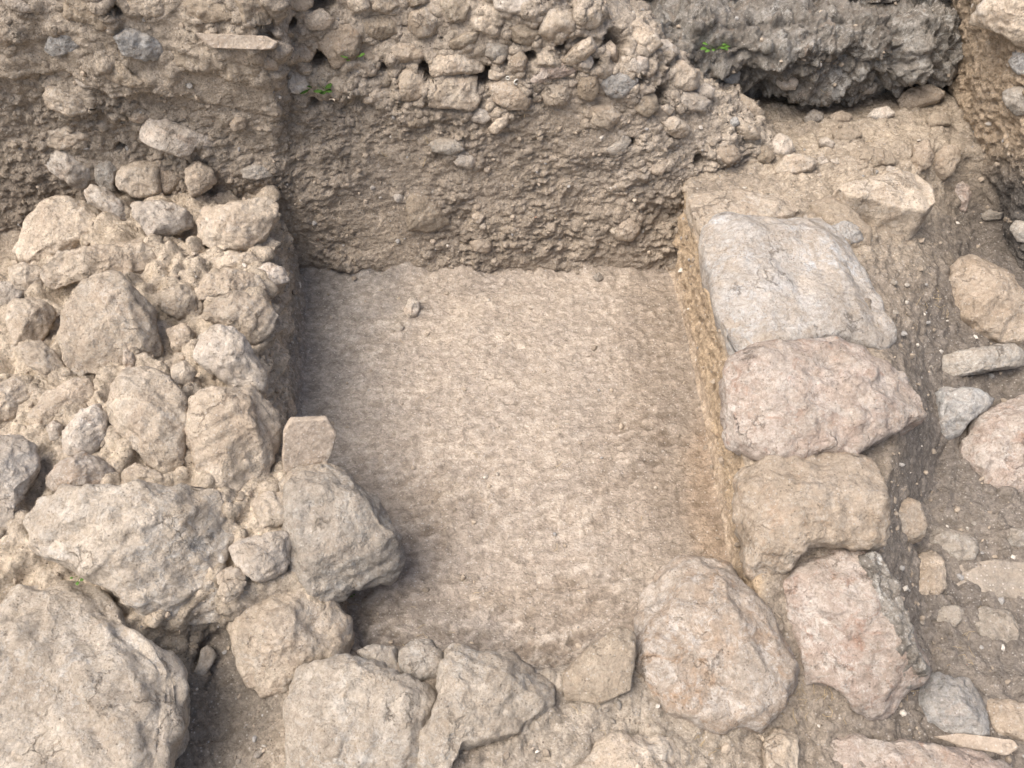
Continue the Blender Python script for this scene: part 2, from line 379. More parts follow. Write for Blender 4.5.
D = disp_floor*inpit + disp_loose*(1-inpit) + steep*0.02*fbm(P0, 14, 4, 8, .6)
D = D*np.where((X > 1.0) & (Z < .42), 1-.55*np.clip(steep*2, 0, 1), 1)
P1 = P0 + N*D[:, None]
G1 = P1.reshape(nr, nc, 3)
orange = (0.45, 0.35, 0.245)
patches = [
 (pz(120, 400, .43), (1.05, 1.6, .5), (0.53, 0.45, 0.355), .95),
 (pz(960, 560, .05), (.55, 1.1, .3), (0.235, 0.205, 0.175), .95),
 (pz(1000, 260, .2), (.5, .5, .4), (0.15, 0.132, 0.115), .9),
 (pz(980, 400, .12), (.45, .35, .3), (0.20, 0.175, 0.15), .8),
 (pz(860, 150, .42), (.6, .6, .3), (0.42, 0.355, 0.28), .85),
 (pz(345, 330, 0), (.28, .6, .2), (0.275, 0.255, 0.23), .85),
 (pz(370, 420, 0), (.22, .35, .2), (0.293, 0.265, 0.233), .6),
 (pz(520, 375, 0), (.55, .75, .1), (0.390, 0.330, 0.266), .8),
 (pz(500, 560, 0), (.5, .5, .1), (0.394, 0.330, 0.262), .7),
 (pz(640, 470, 0), (.2, .3, .1), (0.29, 0.235, 0.18), .6),
 (pz(420, 520, 0), (.14, .2, .1), (0.30, 0.245, 0.185), .5),
 (pz(560, 600, 0), (.22, .08, .1), (0.30, 0.24, 0.18), .5),
 (pz(470, 330, 0), (.16, .12, .1), (0.45, 0.38, 0.30), .5),
 (pz(420, 600, 0), (.2, .2, .1), (0.298, 0.250, 0.202), .6),
 (pz(690, 400, 0), (.24, .85, .2), (0.255, 0.205, 0.155), .75),
 (pz(722, 520, 0), (.11, .42, .25), (0.310, 0.226, 0.150), .8),
 (pz(400, 640, 0), (.3, .12, .2), (0.242, 0.210, 0.178), .7),
 (pz(640, 650, 0), (.25, .14, .1), (0.258, 0.210, 0.166), .6),
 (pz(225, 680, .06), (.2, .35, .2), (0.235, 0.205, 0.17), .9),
 (pz(600, 720, .12), (.4, .25, .2), (0.42, 0.365, 0.30), .85),
]
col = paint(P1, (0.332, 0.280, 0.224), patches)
# cut faces of the pit sides: ochre on the right, brown on the left
rf = (np.clip(steep*2.2-0.5+.8*fbm(P0, 9, 3, 15), 0, 1)*(X > 0.5)*(X < 1.1)*(Y > 1.1)*(Y < 3.0))[:, None]
col = col*(1-rf) + np.asarray(orange)*rf
# lime flecks trodden into the floor, brown between them
grey_ = inpit[:, None]*0.3; lum = col.mean(1, keepdims=True); col = col*(1-grey_) + (lum*np.array([1.12, 0.99, 0.885]))*grey_
m = scuff*inpit
col = col*(1+0.27*m[:, None]*np.array([.92, 1, 1.08]))
def cut(G, a0, a1, b0, b1): return G[a0:a1+1, b0:b1+1]
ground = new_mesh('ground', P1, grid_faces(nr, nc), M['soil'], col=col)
tag(ground, kind='structure')
ground.data.materials.append(M['floor'])
# faces of the pit bottom use the packed soil
fm = (inpit > 0.5).reshape(nr, nc)[:-1, :-1].ravel().astype(np.int32)
ground.data.polygons.foreach_set('material_index', fm)

SOILS = [(ground, None)]
ALLV = [P1]; ALLF = [grid_faces(nr, nc)]
def sheet(name, rows, step, mat, base, patches, amp=(0.047, 0.031, 0.023), it=8, seed=0, kind=None, split=None, clodf=26):
    C = [[py(*p) for p in row] for row in rows]
    G = dense(C, step, cap=160, it=it); a, b = G.shape[:2]
    P = G.reshape(-1, 3); N = grid_normals(G).reshape(-1, 3)
    if (N[:, 1].mean() > 0): N = -N
    f1, f2, cid = worley(P + 0.02*np.stack([fbm(P, 20, 2, 7), fbm(P, 20, 2, 8), fbm(P, 20, 2, 9)], -1), clodf, seed+3)
    g1, g2, gid = worley(P, clodf*2.3, seed+5)
    d = amp[0]*fbm(P, 5, 3, seed) + amp[1]*fbm(P, 17, 5, seed+4, .62) + amp[2]*np.clip(1-f1*1.3, 0, 1)*(cid > .35) + amp[2]*.45*np.clip(1-g1*1.3, 0, 1)*(gid > .45)
    if name == 'earth_bank':
        for (u, v, r, dep) in VOIDS:
            q = py(u, v, 2.85 + (0.14 if u > 284 else 0.0)); rr_ = r*0.0048
            dd = np.linalg.norm((P-q)*np.array([1, .45, 1.15]), axis=1)/rr_ + 0.35*fbm(P, 30, 3, 77)
            d = np.where(dd < 1.25, np.minimum(d, .01), d) - 1.7*dep*np.clip(1.25-dd, 0, 1)**.6
        lx = [py(u, v, 2.86) for u, v in ((-300, 74), (0, 74), (30, 70), (66, 68), (90, 78), (120, 92), (150, 86), (230, 108), (279, 116))]
        zl = np.interp(P[:, 0], [q[0] for q in lx], [q[2] for q in lx]) + 0.012*fbm(P, 14, 3, 81)
        d = d + 0.040*np.clip((P[:, 2]-zl)/0.018, 0, 1)*(P[:, 0] < -0.84)*(1-0.5*np.clip((P[:, 2]-zl)/0.5, 0, 1))
        flat_ = np.clip((P[:, 2]-zl)/0.02, 0, 1)*(P[:, 0] < -0.84)
        d = d*(1-.45*flat_) + .02*flat_
        up_ = np.clip((P[:, 2]-0.80)/0.08, 0, 1)*(P[:, 0] > -0.84)
        h1, h2, hid = worley(P + 0.02*fbm(P, 10, 2, 3)[:, None], 9, 77)
        d = d + up_*(0.045*(hid-.35)*np.clip((h2-h1)*3.5, 0, 1) + 0.010*fold(P, 16, 5, 9))
        # crumbly beds low in the bank
        low = np.clip((0.95-P[:, 2])/0.15, 0, 1)
        d = d + low*(0.010*(1-np.abs(fbm(P*np.array([.6, 1, 1.5]), 20, 4, 91, .65))*3.5) + 0.012*fbm(P, 45, 3, 93, .7))
    if name == 'earth_bank': d = d*np.where(d > -.04, np.clip(0.75+1.7*fbm(P, 3.2, 3, 97), .35, 1.5), 1)
    P = P + N*d[:, None]
    col = paint(P, base, patches)*(1.24 if name == 'earth_bank' else 1.1); col = col*.88 + col.mean(1, keepdims=True)*.12; FF = grid_faces(a, b)
    o = split(name, P, FF, mat, col) if split else new_mesh(name, P, FF, mat, col=col)
    ALLV.append(P); ALLF.append(grid_faces(a, b) + sum(len(v) for v in ALLV[:-1]))
    return o
# ---------------------------------------------------------------- the cut bank behind the pit, with two old walls standing in it
WALL = {}
VOIDS = [(482,78,9,.10),(430,78,5,.08),(424,70,5,.08),(498,27,4,.05),(529,60,6,.08),(516,43,6,.08),(617,50,10,.14),(618,62,7,.1),(663,102,8,.1),
 (576,20,6,.08),(430,25,5,.06),(319,5,9,.1),(319,57,7,.09),(288,20,5,.07),(700,163,5,.07),(737,171,5,.07),(345,30,4,.05),(400,34,5,.06),(455,52,4,.05),
 (560,50,5,.06),(596,66,5,.06),(470,100,4,.05),(588,14,5,.07),(440,44,4,.05),(505,66,4,.05),(640,84,5,.06),(384,70,4,.05),(606,30,6,.08),(536,14,4,.05),(630,140,4,.05),
 (330,48,5,.06),(316,98,5,.05),(398,20,4,.05),(118,6,5,.06),(190,182,5,.06),(120,150,5,.05)]
def split_bank(name, P, F, mat, col):
    c = P[F].mean(1); u, v = project(c); zc = c[:, 2]; xc = c[:, 0]
    xl = -0.83                                                        # where the left wall ends
    wob = 0.04*fbm(c, 4, 3, 9)
    left = (xc < xl) & (zc > 0.80 + wob)
    mid = (xc >= xl) & (zc > 0.76 + wob - np.clip(xc-0.45, 0, 1)*0.45)
    out = None
    for key, m, nm in (('left', left, 'mortar'), ('mid', mid, 'mortar'), ('bank', ~(left | mid), name)):
        ids, inv = np.unique(F[m], return_inverse=True)
        par = None; org = None
        if key != 'bank':
            par = empty('mortared_wall' if key == 'left' else 'rubble_wall', P[ids].mean(0)*np.array([1, 1, 0]) + np.array([0, 0, P[ids][:, 2].min()]))
            WALL[key] = par; org = P[ids].mean(0)
        o = new_mesh(nm, P[ids], inv.reshape(-1, 4), mat, parent=par, origin=org, col=col[ids])
        if key == 'bank': out = o
    tag(WALL['left'], 'flat-faced wall of stones sunk in mud mortar with a long clay tile course, upper left corner', 'wall')
    tag(WALL['mid'], 'rough wall of loose rubble stones with dark gaps, above the earth bank in the middle, sloping down on its right', 'wall')
    return out
BR = [
 [(-300,330,2.90),(0,330,2.93), (110,300,2.92),(274,300,2.88),(286,300,2.90),(400,300,2.88),(520,300,2.88),(640,300,2.88),(672,300,2.88),(735,235,2.97),(785,200,3.08),(800,180,3.45)],
 [(-300,262,2.86),(0,262,2.88), (110,262,2.86),(272,264,2.86),(286,264,2.86),(400,266,2.86),(520,264,2.86),(640,266,2.86),(676,262,2.88),(735,200,2.98),(785,174,3.08),(800,155,3.45)],
 [(-300,200,2.86),(0,200,2.88), (110,200,2.86),(272,200,2.88),(290,200,2.90),(400,200,2.93),(520,200,2.93),(640,203,2.93),(680,203,2.95),(738,178,3.02),(785,160,3.10),(800,140,3.45)],
 [(-300,150,2.86),(0,150,2.87), (110,150,2.87),(274,150,2.88),(292,150,2.92),(400,150,2.96),(520,150,2.96),(640,150,2.97),(680,150,3.00),(735,140,3.06),(773,145,3.13),(790,125,3.48)],
 [(-300,100,2.84),(0,100,2.84), (110,100,2.85),(278,100,2.86),(289,100,2.95),(400,100,3.00),(520,100,3.00),(630,100,3.00),(660,100,3.04),(700,105,3.10),(733,112,3.16),(750,100,3.48)],
 [(-300,50,2.84), (0,50,2.84),  (110,50,2.84), (278,50,2.85), (289,50,2.97), (400,50,3.03), (520,50,3.03), (620,50,3.04), (640,50,3.07), (666,62,3.14), (692,75,3.22), (706,70,3.50)],
 [(-300,0,2.84),  (0,0,2.85),   (110,0,2.85),  (278,0,2.86),  (289,0,3.00),  (400,0,3.06),  (520,0,3.06),  (580,0,3.08),  (596,0,3.11),  (610,-2,3.17),(620,2,3.24),  (632,0,3.52)],
 [(-300,-80,2.9), (0,-80,2.9),  (110,-80,2.9), (276,-80,2.9), (287,-80,3.06),(400,-80,3.1), (520,-80,3.1), (548,-70,3.14),(556,-60,3.18),(562,-50,3.24),(568,-45,3.3),(574,-40,3.56)],
 [(-300,-95,3.6), (0,-95,3.6),  (110,-95,3.6), (276,-95,3.6), (287,-95,3.7), (400,-95,3.7), (520,-95,3.7), (560,-85,3.7), (570,-75,3.7), (580,-65,3.7), (585,-60,3.75),(590,-55,3.8)],
]
bank = sheet('earth_bank', BR, 0.0062, M['section'], (0.345, 0.285, 0.221), [
 (py(130, 60, 2.86), (.75, .3, .42), (0.384, 0.324, 0.256), .9),
 (py(20, 210, 2.88), (.25, .3, .22), (0.239, 0.195, 0.151), .7),
 (py(480, 40, 3.03), (.95, .4, .25), (0.432, 0.364, 0.288), .9),
 (py(720, 130, 3.06), (.45, .5, .25), (0.423, 0.359, 0.287), .85),
 (py(480, 225, 2.9), (.9, .2, .09), (0.316, 0.260, 0.200), .7),
 (py(640, 150, 2.96), (.25, .2, .2), (0.365, 0.305, 0.241), .6),
], amp=(0.045, 0.026, 0.016), seed=20, split=split_bank)
tag(bank, kind='structure')
# ---------------------------------------------------------------- the grey wall far behind on the right
FR = [
 [(560,150,3.50),(640,150,3.50),(740,150,3.50),(800,145,3.48),(880,142,3.46),(960,140,3.50),(1060,140,3.5)],
 [(560,112,3.60),(640,112,3.60),(740,114,3.60),(800,108,3.58),(880,106,3.56),(960,100,3.60),(1060,100,3.6)],
 [(560,98,3.56),(640,98,3.56),(740,98,3.55),(790,95,3.54),(880,94,3.54),(960,85,3.60),(1060,85,3.6)],
 [(560,90,3.34),(640,90,3.34),(740,86,3.34),(790,84,3.32),(880,78,3.34),(960,65,3.45),(1060,65,3.5)],
 [(560,55,3.32),(640,55,3.32),(740,50,3.30),(800,50,3.30),(880,45,3.34),(960,40,3.50),(1060,40,3.6)],
 [(560,14,3.42),(640,14,3.42),(740,14,3.42),(800,14,3.42),(880,14,3.46),(960,14,3.6),(1060,14,3.7)],
 [(560,5,3.7),(640,5,3.7),(740,5,3.7),(800,5,3.7),(880,6,3.7),(960,6,3.8),(1060,6,3.8)],
 [(560,-60,3.7),(640,-60,3.7),(740,-60,3.75),(800,-60,3.75),(880,-60,3.75),(960,-60,3.85),(1060,-60,3.85)],
 [(560,-80,5.2),(640,-80,5.2),(740,-80,5.2),(800,-80,5.2),(880,-80,5.2),(960,-80,5.2),(1060,-80,5.2)],
]
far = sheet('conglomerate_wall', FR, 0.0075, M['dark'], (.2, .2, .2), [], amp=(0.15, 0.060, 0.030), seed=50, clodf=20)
tag(far, 'rough grey conglomerate wall with an undercut foot, in the far background at top right', 'wall')
# ---------------------------------------------------------------- the ochre block of earth at the far right
DR = [
 [(935,140,3.9),(950,160,3.5),(985,190,3.1),(1000,200,3.02),(1015,290,2.72),(1200,300,2.45)],
 [(935,92,3.85),(949,98,3.48),(980,120,3.14),(1000,128,3.04),(1025,220,2.80),(1200,230,2.55)],
 [(940,60,3.85),(952,70,3.50),(985,85,3.18),(1002,90,3.06),(1030,130,2.90),(1200,120,2.7)],
 [(946,20,3.90),(958,30,3.52),(990,38,3.22),(1004,40,3.08),(1030,60,2.98),(1200,50,2.8)],
 [(950,-20,3.9),(962,-10,3.55),(985,-10,3.22),(1006,-10,3.10),(1030,-10,3.02),(1200,-10,2.9)],
 [(950,-80,3.9),(962,-80,3.6),(985,-80,3.3),(1006,-80,3.2),(1030,-80,3.12),(1200,-80,3.0)],
 [(950,-95,5.0),(962,-95,4.9),(985,-95,4.8),(1006,-95,4.8),(1030,-95,4.7),(1200,-95,4.6)],
]
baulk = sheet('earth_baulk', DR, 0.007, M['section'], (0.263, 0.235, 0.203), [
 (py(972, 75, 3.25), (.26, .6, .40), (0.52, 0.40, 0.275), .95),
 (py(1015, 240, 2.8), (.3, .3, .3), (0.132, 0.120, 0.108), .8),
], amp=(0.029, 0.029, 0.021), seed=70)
tag(baulk, kind='structure')
# land beyond, as one sheet out to the horizon
def land():
    n = 60
    t = np.linspace(-1, 1, n); s = np.sign(t)*np.abs(t)**4*180
    xx, yy = np.meshgrid(s, s); zz = -0.35 + 0.02*fbm(np.stack([xx, yy, xx*0], -1), .3, 2, 3)
    P = np.stack([xx, yy, zz], -1).reshape(-1, 3)
    o = new_mesh('terrain', P, grid_faces(n, n), M['soil'], col=paint(P, (0.327, 0.279, 0.223), []))
    tag(o, kind='structure')
land()
ALLV = np.concatenate(ALLV); ALLF = np.concatenate(ALLF)
BVH = BVHTree.FromPolygons([tuple(v) for v in ALLV], [tuple(int(i) for i in f) for f in ALLF])
def hit(u, v):
    d = raydir(u, v)
    loc, n, i, dist = BVH.ray_cast(Vector(CAMP), Vector(d), 50)
    if loc is None: return None, None
    if n.dot(Vector(d)) > 0: n = -n
    return np.array(loc), np.array(n)

# ================================================================ stones
def densify(poly, n, jit, seed):
    P = np.asarray(poly, float); Q = np.roll(P, -1, 0)
    L = np.linalg.norm(Q-P, axis=1); cum = np.concatenate([[0], np.cumsum(L)]); T = cum[-1]
    s = np.arange(n)/n*T; k = np.clip(np.searchsorted(cum, s, 'right')-1, 0, len(P)-1)
    t = ((s-cum[k])/L[k])[:, None]; R_ = P[k]*(1-t) + Q[k]*t
    for _ in range(max(1, n//44)):
        R_ = (np.roll(R_, 1, 0) + 4*R_ + np.roll(R_, -1, 0))/6
    c = R_.mean(0); a = s/T*2*math.pi
    q = np.stack([np.cos(a), np.sin(a), np.full(n, seed*1.37)], -1)
    r = 1 + jit*fbm(q, 2.2, 4, seed, .6)
    return c + (R_-c)*r[:, None]
def hull_planes(pts):
    """planes of the upper hull over scattered (a, b, h) points"""
    out = []; n = len(pts)
    for i in range(n):
        for j in range(i+1, n):
            for k in range(j+1, n):
                m = np.array([[pts[i][0], pts[i][1], 1], [pts[j][0], pts[j][1], 1], [pts[k][0], pts[k][1], 1]])
                if abs(np.linalg.det(m)) < 1e-7: continue
                x = np.linalg.solve(m, np.array([pts[i][2], pts[j][2], pts[k][2]]))
                if np.all(pts[:, 0]*x[0]+pts[:, 1]*x[1]+x[2] >= pts[:, 2]-1e-6): out.append(x)
    return np.array(out)
SEED = [100]; RIMS = []
def stone(label, mat, outline, T=0.32, lean=0.5, rim=0.45, z=None, y=None, normal=None, deep=None, crest=None, rough=1.0,
          name='stone', cat='stone', group=None, parent=None, flat=False, sink=0.0, jit=0.07, embed=0.010, soft=11, breaks=1.0):
    """a solid stone: outline as seen, T = height of its face over the rim as a share of its size, lean = how far the rim plane turns
    from the ground's slope towards the viewer; z / y put the rim on a known level or distance (blocks with a level top)"""
    SEED[0] += 1; sd = SEED[0]; rg = np.random.default_rng(sd)
    pts = np.asarray(outline, float)
    span = max(np.ptp(pts[:, 0]), np.ptp(pts[:, 1]))
    n = int(np.clip(span*1.5, 36, 260)); ring = densify(pts, n, jit*(0.35 if flat else 1), sd)
    c2 = ring.mean(0); view = -raydir(*c2); ring = c2 + (ring-c2)*(1.0 if flat else 1.025)
    if normal is None:
        acc = []
        for t in (0, .35, .7):
            for p in ring[::max(1, n//10)]:
                h, nn = hit(*(c2 + (p-c2)*t))
                if nn is not None: acc.append(nn)
        ns = np.mean(acc, 0) if acc else np.array([0, 0, 1.]); ns /= np.linalg.norm(ns)
        nrm = ns*(1-lean) + view*lean
    else: nrm = np.asarray(normal, float)
    nrm = nrm/np.linalg.norm(nrm)
    if z is not None: anchor = pz(*c2, z)
    elif y is not None: anchor = py(*c2, y)
    else:
        low = ring[np.argsort(ring[:, 1])[-max(3, n//8):]]
        hs = [hit(*p)[0] for p in low]; hs = [h for h in hs if h is not None]
        h0, _ = hit(*c2)
        anchor = np.mean(hs, 0) if hs else h0
        if h0 is not None and np.linalg.norm(h0-anchor) > 0.6: anchor = h0
        anchor = anchor + nrm*(embed - sink)
    d = raydir(ring[:, 0], ring[:, 1])
    rimP = CAMP + d*(((anchor-CAMP)@nrm)/(d@nrm))[:, None]
    c3 = rimP.mean(0)
    if not (z is not None and parent is None): RIMS.append(rimP)
    ax = np.cross([0, 1, 0.3], nrm); ax /= np.linalg.norm(ax); bx = np.cross(nrm, ax)
    ab = np.stack([(rimP-c3)@ax, (rimP-c3)@bx], -1)
    A = 0.5*abs(np.sum(ab[:, 0]*np.roll(ab[:, 1], -1) - ab[:, 1]*np.roll(ab[:, 0], -1))); S = math.sqrt(A)
    H = T*S; D = (deep if deep is not None else 0.55*S)
    # facets
    idx = np.linspace(0, n-1, 11).astype(int)[:-1]
    base = [(ab[i, 0], ab[i, 1], H*rim*(0.7+0.6*rg.random())) for i in idx]
    if crest is not None:
        for (u, v, k) in crest:
            dd = raydir(u, v); q = CAMP + dd*(((anchor-CAMP)@nrm)/(dd@nrm)); base.append(((q-c3)@ax, (q-c3)@bx, H*k))
    else:
        for k in range(rg.integers(3, 6)):
            i = rg.integers(0, n); t = rg.uniform(.1, .7)
            base.append((ab[i, 0]*t, ab[i, 1]*t, H*rg.uniform(.75, 1.05)))
    base = np.array(base)
    pl = hull_planes(base) if not flat else None
    cuts = []
    for k in range(7):
        an = rg.uniform(0, 2*math.pi); sl = rg.uniform(.2, 1.0)
        dv = np.array([math.cos(an), math.sin(an)]); ext = (ab@dv).max()
        cuts.append((-dv*sl, H*rg.uniform(.55, .95) + sl*ext*rg.uniform(.55, .88)))
    nt_ = int(np.clip(span/2/2.0, 7, 60))
    ts = np.linspace(0, 1, nt_+1)[1:]; ts = 1-(1-ts)**1.25
    rings = []; hts = []
    for t in ts:
        q = ab*t
        if flat: h = np.full(n, H*(1.0 if t < .97 else .55))
        else:
            hp = q[:, :1]*pl[:, 0] + q[:, 1:]*pl[:, 1] + pl[:, 2]
            h = hp.min(1)
            for cn, cd in cuts: h = np.minimum(h, cd + q@cn)
            h = np.maximum(h, -.1*H)*np.sqrt(max(0, 1-t**soft))
        rings.append(q); hts.append(h)
    # sides and back
    nb = int(np.clip(D/(S/ max(6, nt_))/1.6, 5, 26))
    for k in range(1, nb+1):
        s = k/nb
        shrink = (1+0.03*math.sin(s*3) - 0.12*s) if (flat or z is not None or y is not None) else (math.sqrt(max(0, 1-(s*0.93)**2.4)))
        rings.append(ab*shrink); hts.append(np.full(n, -D*s))
    hc = (H if flat else min([pl[:, 2].min()] + [cd for _, cd in cuts]))
    V = [c3 + nrm*hc]
    for q, h in zip(rings, hts): V.extend(c3 + q[:, :1]*ax + q[:, 1:]*bx + np.asarray(h)[:, None]*nrm)
    V.append(c3 - nrm*D); V = np.array(V); m = len(rings)
    F = []
    a = np.arange(n); b = (a+1) % n
    q4 = np.concatenate([np.stack([1+k*n+a, 1+(k+1)*n+a, 1+(k+1)*n+b, 1+k*n+b], -1) for k in range(m-1)])
    top = np.stack([np.zeros(n, int), 1+a, 1+b], -1); last = len(V)-1
    bot = np.stack([np.full(n, last), 1+(m-1)*n+b, 1+(m-1)*n+a], -1)
    # break the stone along flat faces
    if not flat:
        W = V - c3; S3 = np.linalg.norm(W, axis=1).max()
        for k in range(22 if span > 60 else 14):
            dv = rg.normal(size=3); dv /= np.linalg.norm(dv); dv = dv + nrm*rg.uniform(.3, 1.6); dv /= np.linalg.norm(dv)
            tl = max(0.0, float(dv@nrm)); pr = W@dv; lim = pr.max()*(1.0 - breaks*rg.uniform(.35, 1.0)*(.02 + .26*tl**1.5))
            W = W - np.maximum(pr-lim, 0)[:, None]*.93*dv
        V = c3 + W
    # vertex normals for the displacement
    VN = np.zeros_like(V)
    fn = np.cross(V[q4[:, 2]]-V[q4[:, 0]], V[q4[:, 3]]-V[q4[:, 1]])
    for k in range(4): np.add.at(VN, q4[:, k], fn)
    fn = np.cross(V[top[:, 1]]-V[top[:, 0]], V[top[:, 2]]-V[top[:, 0]])
    for k in range(3): np.add.at(VN, top[:, k], fn)
    fn = np.cross(V[bot[:, 1]]-V[bot[:, 0]], V[bot[:, 2]]-V[bot[:, 0]])
    for k in range(3): np.add.at(VN, bot[:, k], fn)
    VN /= np.maximum(np.linalg.norm(VN, axis=1, keepdims=True), 1e-9)
    if (VN[0]@nrm) < 0: VN = -VN; q4 = q4[:, ::-1]; top = top[:, ::-1]; bot = bot[:, ::-1]
    off = np.array([sd*3.1, sd*1.7, 0])
    f1, f2, cid = worley(V+off, 3.2/S, sd); g1, g2, gid = worley(V+off, 7.5/S, sd+3)
    chip = (cid-.5)*np.clip((f2-f1)*7, 0, 1); chip2 = (gid-.5)*np.clip((g2-g1)*4, 0, 1)
    dsp = S*(0.016*fbm(V+off, 2.0/S, 3, sd) + 0.022*fold(V+off, 2.2/S, 5, sd, .15) + 0.013*fold(V+off, 6.0/S, 5, sd+1) + 0.030*chip + 0.016*chip2 + 0.024*fbm(V+off, 7/S, 5, sd+9, .62)*np.clip(.6+1.6*fbm(V+off, 1.5/S, 2, sd+77), .1, 1.6))*rough
    rid = 1-np.abs(perlin((V+off)*(5.0/S), sd+2))*2.2
    dsp = dsp + S*0.008*rough*np.clip(rid, -1, 1)
    dsp = dsp + rough*min(0.0045, S*.03)*fbm(V+off, 45, 4, sd+4, .7)
    if flat: dsp = dsp*0.3
    V = V + VN*dsp[:, None]
    faces = [tuple(f) for f in q4.tolist()] + [tuple(f) for f in top.tolist()] + [tuple(f) for f in bot.tolist()]
    me = bpy.data.meshes.new(name); me.from_pydata((V-c3).tolist(), [], faces); me.update()
    me.polygons.foreach_set('use_smooth', np.full(len(faces), True)); me.materials.append(M[mat])
    o = bpy.data.objects.new(name, me); COL.objects.link(o)
    if parent is not None:
        o.parent = parent; o.location = Vector(c3) - parent.location
        if label: o['label'] = label
    else:
        o.location = c3; tag(o, label, cat, group)
    return o
UP = (0, 0, 1)

# ---------------------------------------------------------------- stones in the mortared wall, upper left (parts of it)
WL = WALL['left']; FRONT = (0, -1, .25)
def wpart(lst, par):
    for e in lst:
        m, poly = e[0], e[1]; kw = dict(e[2]) if len(e) > 2 else {}
        lab = kw.pop('label', None); nm = kw.pop('name', 'stone')
        kw.setdefault('T', .26); kw.setdefault('lean', .25); kw.setdefault('deep', .12); kw.setdefault('embed', .018)
        stone(lab, m, poly, parent=par, name=nm, **kw)
wpart([
 ('pale', [(2,-3),(25,-3),(36,6),(33,13),(18,12),(5,6)]),
 ('blue', [(42,52),(48,38),(58,28),(72,25),(84,33),(83,45),(72,52),(55,58)], dict(T=.12, label='smooth blue-grey stone')),
 ('blue', [(114,40),(125,31),(140,33),(155,40),(166,50),(158,62),(140,60),(122,55)], dict(T=.14, label='blue stone speckled white and rust')),
 ('lime', [(123,-6),(150,-8),(170,-3),(168,13),(150,18),(128,9)], dict(T=.15)),
 ('tile', [(194,32),(200,33),(266,36),(278,42),(274,49),(262,50),(212,48),(204,42)], dict(T=.12, flat=True, embed=.034, name='tile_course', label='long flat clay tile', lean=.1)),
 ('dirt', [(60,-4),(108,-4),(110,18),(95,25),(64,20)], dict(T=.12)),
 ('dirt', [(215,60),(250,52),(275,56),(276,78),(250,84),(220,80)], dict(T=.12)),
 ('dirt', [(165,45),(195,50),(212,58),(200,70),(175,66)], dict(T=.12)),
 ('dirt', [(4,62),(28,54),(44,62),(40,78),(12,80)], dict(T=.14)),
 ('tan', [(262,56),(277,55),(278,70),(266,70)], dict(T=.2)),
 ('dirt', [(96,68),(120,62),(133,76),(150,86),(132,88),(108,80)], dict(T=.1)),
 ('dirt', [(183,-4),(230,-4),(236,18),(205,24),(186,14)], dict(T=.12)),
 ('dirt', [(238,0),(262,-4),(276,6),(270,24),(246,26)], dict(T=.12)),
 ('lime', [(-8,22),(8,24),(16,38),(6,50),(-8,48)], dict(T=.14)),
 ('dirt', [(84,4),(112,10),(118,28),(98,32)], dict(T=.12)),
], WL)
